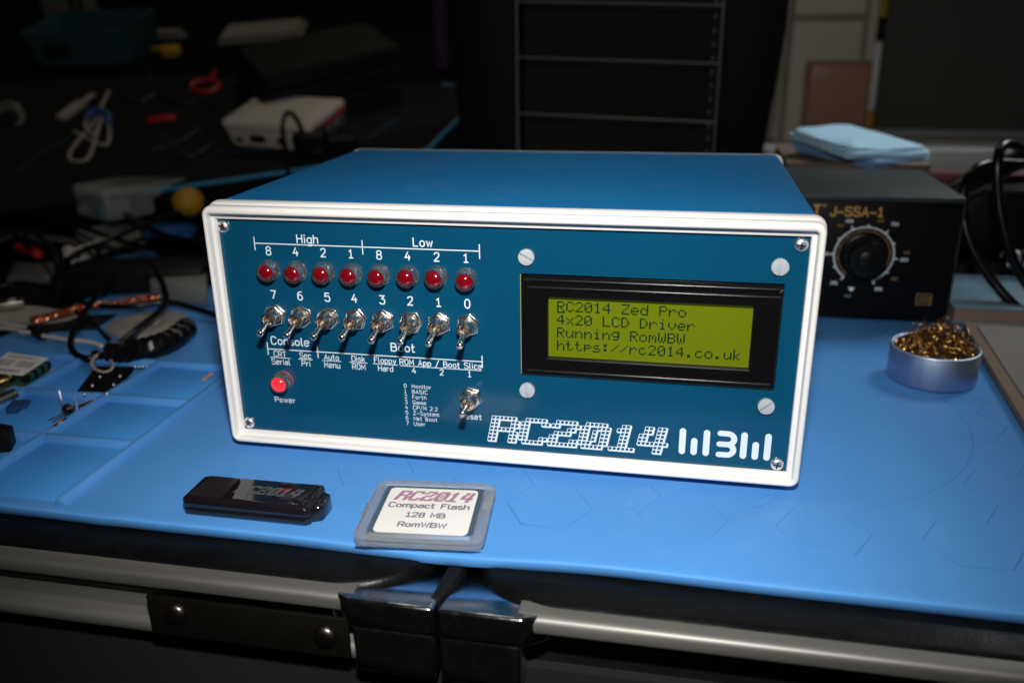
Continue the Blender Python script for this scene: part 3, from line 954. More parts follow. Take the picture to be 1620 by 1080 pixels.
# ================================================================ soldering station
M['stfront'] = mat('black_station_front', (.0025, .0025, .003), .5, spec=.2, bump=.08, bscale=900)
M['sttop'] = mat('grey_green_steel', (.027, .038, .038), .5, spec=.3, smudge=.10, var=.06, vscale=40, bump=.25, bscale=2200)
M['orange'] = mat('orange_print', (.62, .32, .07), .6)
M['goldink'] = mat('gold_print', (.30, .17, .05), .6)
M['whiteink'] = mat('white_print', (.82, .85, .87), .6)
M['knob'] = mat('black_knob', (.004, .004, .004), .34, spec=.35, bump=.1, bscale=1200)
M['blueink'] = mat('blue_print', (.05, .14, .25), .6)
st = thing('soldering_station', 'black soldering station with a dial knob standing behind the brass wool tin', 'soldering station')
b = MB(); b.box(112, 217.5, 221, 322, 1.5, 75); b.build('housing', 'stfront', st, bevel=.8)
b = MB()
b.rings([[(110.8, 218.4, 74.2), (217.6, 218.4, 74.2), (217.6, 326, 74.2), (110.8, 326, 74.2)], [(110.8, 218.4, 77.6), (217.6, 218.4, 77.6), (217.6, 326, 77.6), (110.8, 326, 77.6)]])
b.build('cover', 'sttop', st, bevel=1.0)
b = MB(); b.box(217.55, 218.4, 222, 325, 3, 74.1); b.build('side_cover', 'sttop', st)
for x in (122, 210):
    for y in (230, 312):
        b = MB(); b.lathe([(5, 0), (5, 2)], 14, (x, y, 0)); b.build('foot', 'rubber', st)
KX, KZ, KY = 165.9, 41.6, 221
b = MB()
b.lathe([(14.0, .2), (14.0, 1.2), (13.2, 1.8), (12.2, 2.2), (11.6, 8), (11.0, 12.5), (10.2, 13.4), (6.2, 13.6), (5.6, 14.2), (5.0, 14.6), (.1, 14.6)], 40, (KX, KY, KZ), (0, -1, 0))
kn = b.build('dial_knob', 'knob', st)
b = MB(); b.box(KX + 3.2, KX + 9.2, KY - 14.0, KY - 13.2, KZ + 8.4, KZ + 9.0)
kf = lambda a, c, h: (a, KY - .12 - h, c)
def arc(r, a0, a1, n=60): return [(KX + r * cos(radians(a0 + (a1 - a0) * i / n)), KZ + r * sin(radians(a0 + (a1 - a0) * i / n))) for i in range(n + 1)]
b = MB(); b.strip(arc(17.0, 234, -66), .75, kf)
for a in (234, 207, 180, 148, 117, 88, 52, 25, -5, -35, -66):
    L = 2.0 if a in (234, 180, 117, 52, -5, -66) else 1.1
    b.strip([(KX + 17.2 * cos(radians(a)), KZ + 17.2 * sin(radians(a))), (KX + (17.2 + L) * cos(radians(a)), KZ + (17.2 + L) * sin(radians(a)))], .8, kf, h=.02)
b.build('scale_arc', 'whiteink', st, flat=True)
b = MB(); b.strip(arc(14.7, 234, -66), .45, kf, h=.01)
for a in (225, 188, 160, 133, 104, 72, 40, 8, -20, -50):
    b.strip([(KX + 14.6 * cos(radians(a)), KZ + 14.6 * sin(radians(a))), (KX + 15.9 * cos(radians(a)), KZ + 15.9 * sin(radians(a)))], .6, kf, h=.03)
b.build('scale_arc', 'goldink', st, flat=True)
def st_text(tx, sz, x, z, mt_, bold=.0, spacing=1.0):
    v_, f_ = text_polys(tx, sz, bold, spacing=spacing)
    q = MB(); q.add([(p[0] + x, KY - .14, p[1] + z) for p in v_], f_)
    return q.build('lettering', mt_, st, flat=True)
for tx, a, r in (('392', 230, 23.5), ('500', 180, 22.3), ('600', 117, 23), ('700', 52, 24.5), ('800', -5, 23.2), ('896', -62, 23.5)):
    st_text(tx, 2.9, KX + r * cos(radians(a)), KZ + r * sin(radians(a)) - 1, 'whiteink', .06)
for tx, a, r in (('300', 131, 23.5), ('400', 72, 22.2), ('450', 6, 24), ('480', -36, 23.5)):
    st_text(tx, 2.6, KX + r * cos(radians(a)), KZ + r * sin(radians(a)) - 1, 'goldink', .04)
b = MB(); stroke_text(b, 'J-SSA-1', 158.8, 65.3, 4.9, lambda a, c, h: (a, KY - .14 - h, c), wfac=1.0, wt=.20, track=2.6); b.build('lettering', 'orange', st, flat=True)
b = MB(); stroke_text(b, 'T', 136.2, 66.0, 4.9, lambda a, c, h: (a, KY - .14 - h, c), wt=.25); b.build('lettering', 'orange', st, flat=True)
b = MB(); b.strip([(140.2 + .9 * cos(radians(a)), 71.0 + .9 * sin(radians(a))) for a in range(0, 360, 40)], .35, kf, closed=True); b.build('lettering', 'orange', st, flat=True)
b = MB(); b.add([kf(161.2, 18.4, 0), kf(163.2, 21.2, 0), kf(159.2, 21.2, 0)], [(0, 1, 2)]); b.build('pointer_mark', 'whiteink', st, flat=True)
b = MB(); b.add([kf(157.6, 15.0, 0), kf(161.6, 15.0, 0), kf(161.6, 16.4, 0), kf(157.6, 16.4, 0)], [(0, 1, 2, 3)]); b.build('pointer_mark', 'blueink', st, flat=True)
b = MB(); b.strip([(199.2, 12.2), (207.4, 12.2), (207.4, 18.8), (199.2, 18.8)], .6, kf, closed=True)
for x in (200.8, 203.2, 205.6):
    b.strip([(x, 13.8), (x, 17.2), (x + 1.3, 17.2), (x + 1.3, 13.8)], .5, kf, closed=True, h=.02)
b.build('emblem', 'goldink', st, flat=True)
rebase(st, (166, 270, 0))

# ================================================================ tin of brass wool
M['tin'] = mat('brushed_tin', (.44, .50, .64), .50, 1.0, rvar=.06, vscale=200, stretch=(1, 1, .1))
M['brass'] = mat('brass_wool', (.46, .26, .08), .26, 1.0, var=.45, vscale=120)
tn = thing('metal_tin', 'shallow round silver tin on the mat in front of the soldering station', 'tin', (187.6, 130.4, 0))
b = MB(); b.lathe([(19.6, .3), (20.8, .8), (21.2, 1.8), (21.2, 16.6), (20.9, 17.3), (20.2, 17.5), (19.6, 17.2), (19.4, 16.2), (19.4, 2), (.5, 1.8)], 64)
b.build('bowl', 'tin', tn)
b = MB()
rr = []
for i in range(64):
    a = 2 * pi * i / 64
    rr.append([(20.6 * cos(a) + .75 * cos(a) * cos(q), 20.6 * sin(a) + .75 * sin(a) * cos(q), 17.2 + .75 * sin(q)) for q in [2 * pi * k / 8 for k in range(8)]])
b.rings(rr, loop=True)
b.build('rolled_rim', 'tin', tn)
b = MB()
rn = random.Random(11)
for i in range(300):
    a = rn.uniform(0, 2 * pi); r = 17.6 * sqrt(rn.random())
    px, py = r * cos(a), r * sin(a)
    # the wool heaps up towards the back right
    top = 17.6 + 6.8 * math.exp(-((px - 5) ** 2 + (py - 7) ** 2) / 110) - 2.5 * (r / 18) ** 4 + 1.5
    pz = top - rn.random() ** 2 * 6 + (3.5 if rn.random() < .07 else 0)
    d = Vector((rn.gauss(0, 1), rn.gauss(0, 1), rn.gauss(0, .45))).normalized()
    u = d.orthogonal().normalized(); w = d.cross(u)
    cr = rn.uniform(1.0, 2.7); ln = rn.uniform(5, 14); tw = rn.uniform(1.5, 4.0); ph = rn.uniform(0, 6)
    n_ = int(tw * 8)
    pts = []
    for k in range(n_ + 1):
        t = k / n_ - .5
        q = Vector((px, py, pz)) + d * (ln * t) + (u * cos(ph + 2 * pi * tw * t) + w * sin(ph + 2 * pi * tw * t)) * cr
        if math.hypot(q.x, q.y) > 19.0:
            sc = 19.0 / math.hypot(q.x, q.y); q.x *= sc; q.y *= sc
        q.z = max(q.z, 4)
        pts.append(q)
    b.tube(pts, rn.uniform(.10, .19), 3, smooth=False)
wool = b.build('brass_wool', 'brass', None, flat=True, loc=(187.6, 130.4, 0))
tag(wool, 'tangle of curly brass wool heaped in the round silver tin', 'brass wool', kind='stuff')

# ================================================================ right-hand side
M['pages'] = mat('aged_page_edges', (.30, .20, .15), .8, var=.2, vscale=40, stretch=(.1, .1, 30))
M['bluecover'] = mat('pale_blue_cover', (.16, .27, .34), .35, var=.35, vscale=35)
bk = thing('paperback_book', 'thick paperback with pale blue cover lying flat beside the soldering station', 'book')
b = MB(); b.box(223.2, 330, 226, 302, 1.2, 9.6); b.build('pages', 'pages', bk)
b = MB(); b.box(222.4, 331, 225.2, 303, 9.65, 10.6); b.box(222.4, 331, 225.2, 303, .2, 1.15); b.build('cover', 'bluecover', bk, bevel=.2)
rebase(bk, (276, 264, 0))
M['plywood'] = mat('pale_plywood', (.20, .145, .10), .6, var=.15, vscale=50, stretch=(.2, 4, 1))
M['greysheet'] = mat('grey_sheet', (.19, .17, .15), .6, var=.08, vscale=50)
bd = thing('wooden_board', 'pale wooden board with a grey sheet on it at the right edge of the mat', 'board', (211, 62, 0), radians(-5.2))
b = MB(); b.box(0, 120, -90, 151, .6, 5.2); b.build('board', 'plywood', bd, bevel=.5)
b = MB(); b.box(6, 116, -86, 143, 5.25, 6.0); b.build('sheet', 'greysheet', bd)
b = MB(); b.box(27, 60, 55, 72, 6.05, 6.2); b.build('label', 'card', bd)

M['cable'] = mat('black_cable', (.003, .003, .0035), .28, spec=.4)
def cable(label, pts, r, mt_='cable', name='cable', cat='cable', n=10, sub=8, group=None):
    q = MB(); q.tube(pts, r, n, sub=sub)
    o = q.build(name, mt_, None, org=pts[0])
    return tag(o, label, cat, group)
cable('thick black cable looping in front of the iron stand, nearest the station', [(279.8, 300, 85.1), (254.1, 285, 88.5), (236.3, 270, 87.7), (227.5, 262, 76.3), (228.9, 256, 56.6), (236, 250, 38.3), (247.2, 244, 22.6), (258, 238, 11.1), (276.2, 232, -3.1)], 3.1)
cable('thick black cable looping high at the right edge of the picture', [(279.7, 290, 87.4), (262.9, 280, 97.9), (249, 268, 102.3), (242.6, 258, 95.2), (245.4, 252, 69.6), (252.5, 246, 45.8), (260.4, 242, 29.3), (270.7, 236, 15.5)], 3.1)
iron = thing('iron_stand', 'black soldering iron stand behind the cable loops at the right edge', 'iron stand', (270, 340, 0))
b = MB(); b.prism(rrect(-34, 60, -30, 40, 8, 4), .2, 16, taper=.06); b.build('base', 'stfront', iron, bevel=1)
b = MB(); b.prism([(-30, 16), (50, 16), (50, 66), (-6, 62), (-24, 52)], -6, 22, 'y'); b.build('holder', 'stfront', iron, bevel=3)
b = MB(); b.tube([(-34, -2, 56), (-8, 0, 72), (40, 4, 96)], 7.5, 14, rad=lambda t: .75 + .25 * t); b.build('iron_handle', 'cable', iron)
sp = []
for i in range(100):
    t = i / 99; a = t * 2 * pi * 8
    sp.append((2 + 44 * t, -36 + 6 * cos(a), 22 + 6 * sin(a)))
b = MB(); b.tube(sp, .9, 6, smooth=False); b.build('spring', 'screw', iron)

M['cloth'] = mat('blue_cloth', (.46, .74, .90), .9, var=.08, vscale=60, bump=1.0, bscale=700)
M['clothd'] = mat('blue_cloth_under', (.20, .38, .62), .9, var=.08, vscale=60, bump=.6, bscale=1500)
M['brownbox'] = mat('brown_card', (.16, .11, .075), .7, var=.1, vscale=30)
bx = MB(); bx.box(136, 242, 398, 500, 0, 71)
tag(bx.build('brown_box', 'brownbox', None, bevel=.8, org=(189, 450, 0)), 'brown cardboard box under the folded blue cloths', 'box')
def cloth(label, mt_, C4, th, layers, seed):
    """a square cloth folded into a thick pad; C4 = its four top corners"""
    rr = random.Random(seed)
    C4 = [Vector(p) for p in C4]
    def top(s_, t_): return C4[0].lerp(C4[1], s_).lerp(C4[3].lerp(C4[2], s_), t_)
    # rounded outline in the unit square
    out = [(.5 + (p[0]), .5 + (p[1])) for p in rrect(-.5, .5, -.5, .5, .07, 4)]
    dense = []
    for i_ in range(len(out)):
        a, c = out[i_], out[(i_ + 1) % len(out)]
        n_ = max(1, int(math.hypot(c[0] - a[0], c[1] - a[1]) / .06))
        dense += [(a[0] + (c[0] - a[0]) * k / n_, a[1] + (c[1] - a[1]) * k / n_) for k in range(n_)]
    q = MB(); rings_ = []
    prof_ = []
    for L in range(layers):
        ext = rr.uniform(-.05, .03)
        for f, o in ((.04, ext - .05), (.3, ext), (.7, ext), (.96, ext - .05)):
            prof_.append((-th + th * (L + f) / layers, 1 + o))
    for h, s in prof_ + [(0, .90), (.9, .6), (1.2, .25)]:
        rings_.append([top(.5 + (a - .5) * s, .5 + (c - .5) * s) + Vector((0, 0, h + .8 * sin(a * 5 + seed + h * .2) * cos(c * 4.2 + seed) + .35 * sin(a * 11 + c * 7 + h) + (rr.uniform(-.12, .12)))) for a, c in dense])
    q.rings(rings_)
    return tag(q.build('folded_cloth', mt_, None, org=tuple(C4[3]), ang=75), label, 'cloth')
cloth('darker blue folded cloth, lower of the pair on the brown box', 'clothd', ((141.9, 438, 81.2), (195.6, 490, 77.6), (243.5, 420, 72.8), (198.6, 386, 74)), 7.0, 2, 1)
cloth('light blue folded cloth, upper of the pair on the brown box', 'cloth', ((140, 440, 93.2), (194.7, 495, 92.1), (245.5, 418, 81.4), (179.1, 382, 83.7)), 8.5, 3, 2)
M['maroon'] = mat('maroon_cover', (.13, .022, .03), .5, var=.1, vscale=40)
hb = thing('pencil_box', 'long narrow box with a maroon lid and white base behind the soldering station', 'box')
b = MB(); b.box(259, 420, 470, 486, 43.6, 53.6); b.build('lid', 'maroon', hb, bevel=.8)
b = MB(); b.box(260, 419, 470.5, 485.5, 34, 43.5); b.build('tray', 'card', hb)
rebase(hb, (340, 478, 34))
b = MB(); b.box(252, 440, 440, 500, 0, 33.8)
tag(b.build('storage_box', 'rubber', None, bevel=2, org=(348, 470, 0)), 'black box under the long maroon box', 'box')
M['whitepaint'] = mat('white_painted_wood', (.82, .85, .86), .5, var=.05, vscale=20)
ws = MB(); ws.box(120, 700, 700, 730, -5, 24.8)
ws.box(120, 700, 694, 736, 25, 44)
tag(ws.build('window_ledge', 'whitepaint', None, bevel=1.5, org=(400, 715, 0)), 'white painted ledge in front of the back wall', 'ledge')
M['walltan'] = mat('beige_wall', (.80, .76, .63), .8, var=.06, vscale=8, bump=.1, bscale=200)
wl_ = MB(); wl_.box(-60, 1200, 900, 960, -400, 900)
structure(wl_.build('wall', 'walltan', None))
b = MB(); b.box(60, 900, 760, 899, -6, 26.2)
structure(b.build('sill', 'walltan', None, bevel=1))
# cupboard door frame on the wall
M['tantrim'] = mat('beige_trim', (.40, .36, .29), .7)
dp = thing('cupboard_door', 'beige panelled cupboard door behind the black tower', 'door')
b = MB(); b.box(150, 272, 890, 899, 30, 400); b.build('panel', 'walltan', dp, bevel=1)
for zz in (176, 300):
    b = MB(); b.box(183, 266, 886.5, 890, zz, zz + 9); b.build('moulding', 'tantrim', dp, bevel=1.2)
b = MB(); b.box(266, 272, 885, 889.8, 30, 400); b.build('moulding', 'tantrim', dp, bevel=1.2)
b = MB(); b.box(176, 182.8, 886, 889.8, 30, 400); b.build('moulding', 'tantrim', dp, bevel=1.2)
rebase(dp, (211, 895, 30))
M['pinkbox'] = mat('translucent_pink_plastic', (.62, .33, .23), .35, trans=.25, var=.08, vscale=20)
pb = thing('pink_container', 'translucent pink plastic container standing in front of the beige door', 'container')
b = MB()
b.rings([[(x, y, z) for x, y in rrect(200 + q, 276 - q, 842 + q, 880 - q, 7, 5)] for z, q in ((26.3, 1.5), (28, .4), (120, 0), (127, .5), (130, 2.5))])
b.build('body', 'pinkbox', pb)
b = MB(); b.rings([[(x, y, z) for x, y in rrect(198.5, 277.5, 840.5, 881.5, 7.5, 5)] for z in (46, 50)]); b.build('rim', 'pinkbox', pb, bevel=.6)
rebase(pb, (238, 861, 26.3))
M['screenmesh'] = mat('dark_grey_screen', (.095, .10, .088), .8, spec=.2, var=.08, vscale=15, bump=.3, bscale=1800)
ds = thing('grey_screen', 'dark grey screen in a pale frame hanging on the back wall', 'screen')
b = MB(); b.box(290, 760, 872, 884, 48, 420); b.build('panel', 'screenmesh', ds, bevel=1)
b = MB(); b.box(284, 770, 868, 890, 36, 47.5); b.build('bottom_rail', mat('grey_rail', (.35, .34, .36), .5), ds, bevel=1.5)
rebase(ds, (520, 878, 36))
M['yellow'] = mat('yellow_plastic', (.50, .29, .02), .45)
lv = thing('spirit_level', 'thin yellow and white stick leaning upright beside the grey screen', 'stick')
b = MB(); b.box(277.5, 286.5, 861, 867, 48, 71); b.box(277.5, 286.5, 861, 867, 180, 420); b.build('yellow_section', 'yellow', lv, bevel=.6)
b = MB(); b.box(278, 286, 861.5, 866.5, 71.1, 152); b.build('white_section', 'whitepaint', lv, bevel=.6)
b = MB(); b.box(278, 286, 861.5, 866.5, 152.1, 179.9); b.build('dark_section', 'rubber', lv, bevel=.6)
rebase(lv, (282, 864, 48))

# ================================================================ black tower with wire shelves
M['towerside'] = mat('black_lacquer_side', (.0015, .002, .0018), .6, spec=.12)
M['towerback'] = mat('charcoal_board', (.013, .013, .012), .8, spec=.15, var=.12, vscale=30, bump=.4, bscale=1500)
M['wire'] = mat('dark_steel_wire', (.55, .50, .45), .4, .8)
M['upright'] = mat('dark_upright', (.10, .095, .085), .6, spec=.2)
tw = thing('media_tower', 'tall black tower with curved sides and thin wire shelves behind the computer', 'media tower')
LS = [(-127, -5), (-133.7, 68.7), (-139, 130), (-141.5, 166), (-143.5, 205), (-143, 260), (-140, 330), (-88, 330), (-86.5, -5)]
RS = [(110, -5), (118.9, 72.2), (126.5, 140), (128.9, 170), (129.4, 200), (128, 260), (124, 330), (82, 330), (80.5, -5)]
for P in (LS[::-1], RS):
    b = MB(); b.prism(P, 424, 560, 'y'); b.build('side_panel', 'towerside', tw, bevel=2.0)
b = MB(); b.box(-87, 81, 470, 476, -5, 330); b.build('back_panel', 'towerback', tw)
for z0, z1 in ((104.6, 98.2), (150, 144), (193.5, 187.5), (240, 235)):
    b = MB(); b.tube([(-86.5, 428, z0), (0, 427, (z0 + z1) / 2), (81, 428, z1)], .5, 8); b.build('wire_shelf', 'wire', tw)
for x in (-85.2, 80.2):
    b = MB(); b.box(x - 1.2, x + 1.2, 426, 430, 0, 330); b.build('upright', 'upright', tw, bevel=.3)
for k in range(14):
    b = MB(); b.box(73.5, 75.5, 428, 430, 52 + 10.5 * k, 55 + 10.5 * k); b.build('notch', 'upright', tw)
b = MB(); b.box(72, 77.5, 430.2, 432, 0, 330); b.build('upright', 'towerback', tw)
rebase(tw, (-7, 490, -5))


# ================================================================ dark desk at the back left
SL = math.atan(.30)


def sthing(name, label, cat, loc, rz=0.0, group=None):
    """a thing lying on the sloping desk"""
    o = thing(name, label, cat, loc, rz, group)
    o.rotation_mode = 'ZYX'
    o.rotation_euler = (SL, 0, rz)
    return o


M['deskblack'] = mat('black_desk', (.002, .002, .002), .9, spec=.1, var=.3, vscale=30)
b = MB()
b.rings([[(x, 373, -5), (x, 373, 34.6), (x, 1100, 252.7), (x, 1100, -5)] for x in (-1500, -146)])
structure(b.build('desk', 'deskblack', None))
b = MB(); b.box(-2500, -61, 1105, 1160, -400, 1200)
structure(b.build('dark_backdrop', mat('backdrop_black', (.003, .003, .003), .9, spec=.1), None))  # added near-black sheet, stands for the unlit depth of the room
b = MB(); b.box(-2500, 1500, -600, 2000, -760, -740)
structure(b.build('floor', mat('dark_floor', (.02, .018, .016), .8), None))

M['padcloth'] = mat('charcoal_pad_cloth', (.010, .011, .012), .9, spec=.15, var=.2, vscale=40, bump=.3, bscale=1500)
M['padblue'] = mat('blue_stitched_edge', (.035, .24, .42), .6, var=.15, vscale=300)
M['padprint'] = mat('dull_blue_print', (.010, .035, .07), .7)
pd = thing('desk_pad', 'large charcoal desk pad with a blue stitched edge behind the computer', 'desk pad')
edge = [(-611.5, 304.1, 15.6), (-514.5, 342.7, 27.2), (-407.4, 382.3, 39.1), (-314.1, 417.6, 49.7), (-243.1, 444.5, 57.8), (-198.4, 457.8, 61.8), (-181.3, 473.1, 66.3), (-175, 507, 76.5), (-166.4, 557.3, 91.6), (-169.4, 591.9, 102), (-187, 627, 112.5), (-209.3, 636.3, 115.3), (-266.5, 632.7, 114.2), (-356.4, 632.9, 114.3), (-532.2, 667.7, 124.7), (-908.2, 628.1, 112.8)]
b = MB()
n_ = len(edge)
b.add([(p[0], p[1], p[2] - .9) for p in edge] + [(p[0], p[1], p[2] + 1.2) for p in edge], [tuple(range(n_))[::-1], tuple(range(n_, 2 * n_))] + [(i, (i + 1) % n_, n_ + (i + 1) % n_, n_ + i) for i in range(n_)])
b.build('pad', 'padcloth', pd)
trim = [(-416.7, 378.9, 38.1)] + edge[2:12]
b = MB(); b.tube([(p[0], p[1], p[2] + .5) for p in trim], 2.2, 8, sub=4); b.build('stitched_edge', 'padblue', pd)
b = MB()
for seg in ([(-613.3, 427.5, 54.5), (-572.3, 402.1, 46.8), (-577.8, 447.1, 60.3), (-570, 487.4, 72.4)], [(-473.8, 498.9, 75.9), (-391.5, 432.6, 56), (-388, 460, 64.2), (-340.3, 464.2, 65.5)], [(-269.9, 466.3, 66.1), (-243.3, 499.6, 76.1), (-230.3, 540.8, 88.4)]):
    b = MB(); b.tube(seg, 1.3, 6, sub=1, smooth=False)
    b.build('printed_line', 'padprint', pd)
rebase(pd, (-400, 480, 60))

# small board computer in a white case
M['picase'] = mat('ivory_case_plastic', (.62, .56, .48), .5, var=.04, vscale=40)
M['pired'] = mat('raspberry_red_plastic', (.42, .02, .03), .4)
M['hole'] = mat('dark_port', (.006, .007, .006), .5)
pi_ = sthing('white_computer_case', 'small white computer case with a red base and ports on the desk pad', 'computer case', (-380, 472, 67.6), radians(-7))
b = MB()
b.rings([[(x, y, z) for x, y in rrect(x0, x1, y0, y1, 5, 4)] for x0, x1, y0, y1, z in ((2, 88, 2, 66, .5), (.6, 90, .6, 68, 3), (-3, 93.5, -1.5, 70, 19.5))])
b.build('lower_shell', 'picase', pi_)
b = MB()
b.rings([[(x, y, z + .0) for x, y in rrect(x0, x1, y0, y1, r, 4)] for x0, x1, y0, y1, z, r in ((-3.4, 93.9, -2, 70.4, 20.4, 5), (-4.4, 95, -2.6, 71, 24, 5.5), (-4.0, 94.4, -2.2, 70.6, 25.8, 6), (-1, 91, 1, 67, 27.2, 7), (20, 70, 18, 52, 27.9, 8))])
b.build('lid', 'picase', pi_, ang=60)
b = MB(); b.rings([[(x, y, z) for x, y in rrect(-3.1, 93.6, -1.7, 70.2, 5, 4)] for z in (19.4, 20.5)]); b.build('seam', 'pired', pi_)
for x0, x1, z0, z1 in ((9, 16, 6.5, 10.5), (25, 41, 7, 14), (55, 60, 6.5, 13)):
    b = MB()
    b.prism(rrect(x0, x1, z0, z1, 1.4, 3), -1.6, 3, 'y'); b.build('port', 'hole', pi_)
for y in (10, 30, 50):
    b = MB(); b.box(90, 94.6, y, y + 14, 4, 17); b.build('port', 'screw', pi_, bevel=.4)
b = MB(); b.box(89.5, 95.2, 2, 68, 16, 19.3); b.build('red_trim', 'pired', pi_)

M['blkplast'] = mat('black_plastic', (.0045, .0048, .0048), .5, spec=.2, bump=.1, bscale=900)
ad = sthing('plug_adapter', 'black plug adapter lying at the right end of the white computer case', 'adapter', (-305.6, 447.3, 59.9), radians(14))
b = MB(); b.prism(rrect(4, 34, -2, 22, 3, 3), 0, 22); b.build('body', 'blkplast', ad, bevel=1.5)
b = MB(); b.prism(rrect(34.5, 62, 2, 20, 3, 3), 0, 14); b.build('body', 'blkplast', ad, bevel=1.5)
b = MB(); b.box(22, 30, -2.8, -2.1, 4, 10); b.build('sticker', mat('dark_green_sticker', (.004, .03, .02), .5), ad)
cable('thin black lead bent in a hoop in front of the white computer case', [(-296, 416, 49.7), (-302.8, 430, 69.3), (-308.6, 440, 88), (-307.3, 444, 99.5), (-302.9, 446, 102.7), (-298.1, 448, 98), (-295.4, 452, 86.8), (-295.2, 458, 71.6)], 2.2)

# leather cases
M['leather'] = mat('black_leather', (.006, .0075, .007), .6, spec=.2, bump=.4, bscale=900)
for k, (lb, z0, dx, dy, sc) in enumerate((('black zipped leather case, lowest of the stack on the desk pad', 0, 0, 0, 1.0), ('black zipped leather case, middle of the stack on the desk pad', 17.5, 5, 3, .97), ('black zipped leather case, top of the stack on the desk pad', 35, 9, 8, .94))):
    t = sthing('leather_case', lb, 'case', (-287.4, 559.9, 94), radians(38), 'black leather cases stacked on the desk pad')
    b = MB(); b.rings([[(x, y, z) for x, y in rrect(-95 * sc + q + dx, 62 * sc - q + dx, q + dy, 120 * sc - q + dy, 7, 4)] for z, q in ((z0 + .2, 2), (z0 + 2.5, 0), (z0 + 7, 0), (z0 + 7.6, 1), (z0 + 8.6, 1), (z0 + 9.2, 0), (z0 + 14, 0), (z0 + 17, 2.5))])
    b.build('shell', 'leather', t)
    b = MB(); b.tube([(x, y, z0 + 8.1) for x, y in rrect(-95 * sc + dx, 62 * sc + dx, dy, 120 * sc + dy, 7, 3)], .8, 6, closed=True, sub=1); b.build('zip', 'blkplast', t)
b = MB(); b.box(-232, -216, 690, 694, 124, 215)
tag(b.build('purple_card', mat('dark_purple', (.035, .005, .042), .7), None, bevel=.5, org=(-224, 692, 124)), 'dark purple panel standing upright beside the black tower', 'panel')

M['teal'] = mat('dark_teal_plastic', (.030, .075, .090), .7, spec=.15, var=.1, vscale=20)
tb = sthing('teal_box', 'dark teal open box far back on the desk', 'box', (-760.4, 698.5, 134.7), radians(4))
b = MB(); b.rings([[(x, y, z) for x, y in rrect(-q, 128 + q, -q, 80 + q, 4, 3)] for z, q in ((0, 0), (44, 6), (44, 3), (4, -3))]); b.build('shell', 'teal', tb)
b = MB(); b.prism(rrect(18, 52, 12, 28, 4, 3), -7, 3, 'y'); b.build('handle_hole', 'hole', tb)
M['paper'] = mat('cream_paper', (.26, .24, .21), .8, var=.1, vscale=40)
for k, (lb, loc, rz, w, d) in enumerate((('stack of cream paper far back on the desk, behind the red clip', (-548.1, 771.4, 156.6), .25, 110, 60), ('strip of cream paper beside the dark teal box', (-680.1, 803.3, 166.2), -.05, 66, 12))):
    t = sthing('paper_stack', lb, 'paper', loc, rz)
    for i in range(3):
        b = MB(); b.box(2 * i, w - 3 * i, i, d + i, .2 + 3.2 * i, 3 + 3.2 * i); b.build('sheet', 'paper', t)
yp = sthing('yellow_clip', 'yellow plastic clip beyond the dark teal box', 'clip', (-602, 727.7, 143.5), .5)
b = MB(); b.prism([(0, 0), (16, -7), (24, 2), (22, 16), (8, 22), (-6, 20)], 0, 10); b.build('jaw', 'yellow', yp, bevel=1.5)
b = MB(); b.prism([(-4, 18), (6, 20), (-4, 34), (-14, 30)], 1, 7); b.build('lever', 'yellow', yp, bevel=1)
M['red'] = mat('red_plastic', (.5, .016, .014), .4)
rc = MB(); rc.tube([(-506.3, 625.6, 114.9), (-504.3, 635.7, 119.9), (-487.8, 639.5, 121.1), (-473.3, 629.4, 116), (-473.8, 612.1, 110.8), (-490.9, 610.3, 110.3)], 2.4, 8, closed=True, sub=6); rc.tube([(-490.8, 637.6, 120.5), (-485, 640.4, 127.3), (-483.4, 643, 132.1)], 2.4, 8)
tag(rc.build('scissor_handle', 'red', None, org=(-513, 636.7, 114.2)), 'red looped scissor handle on the dark desk', 'scissors')
b = MB(); p0 = Vector((-504.7, 529.2, 86)); p1 = Vector((-477, 537.9, 88.6))
b.tube([p0, p0.lerp(p1, .15), p0.lerp(p1, .5), p0.lerp(p1, .85), p1], 4.2, 10, rad=lambda t: .55 + .45 * sin(pi * min(1, max(0, t))) )
tag(b.build('red_lighter', 'red', None, org=tuple(p0)), 'small red plastic lighter left of the white computer case', 'lighter')
M['ivory'] = mat('ivory_cable', (.42, .38, .33), .45)
wc = thing('usb_cable', 'ivory usb cable bundled in loops with a blue tie on the dark desk', 'cable')
b = MB(); b.tube([(-574.8, 502.9, 77.1), (-534.1, 477.6, 69.5), (-515.4, 471.3, 68.6), (-537.9, 509, 81.9), (-568.3, 531.4, 92.6), (-561.5, 503.6, 82.3), (-541.7, 490.1, 76.2), (-553.6, 520, 87.2), (-539, 487.9, 74.6), (-517.4, 441.9, 58.8), (-528.7, 435.5, 55.8), (-544.6, 450.4, 60.3), (-555, 481.6, 70.7), (-560.9, 516.7, 84.2), (-579.5, 566.2, 103.1), (-591.8, 593.9, 111.4)], 2.0, 8); b.build('lead', 'ivory', wc)
q0, q1 = Vector((-610.4, 531.7, 87.7)), Vector((-610.2, 591.7, 108.7))
d_ = (q1 - q0).normalized(); u_ = d_.cross(Vector((0, -.3, 1))).normalized(); v_ = u_.cross(d_)
b = MB(); b.rings([[q0 + d_ * (L * (q1 - q0).length) + u_ * (x * w) + v_ * (z * w * .5) for x, z in ((-1, -1), (1, -1), (1, 1), (-1, 1))] for L, w in ((0, 5.5), (.02, 6.5), (.62, 6.5), (.66, 4), (1, 3.5))]); b.build('plug', 'ivory', wc, bevel=.8)
b = MB(); b.tube([(-567.8, 514.8, 87.6), (-565.2, 527.9, 95.6), (-547.3, 523.2, 92.2), (-538.4, 510.5, 84.3)], 4.2, 10); b.build('blue_tie', mat('blue_tie', (.02, .09, .25), .5), wc)
rebase(wc, (-558.8, 491.8, 70.7))
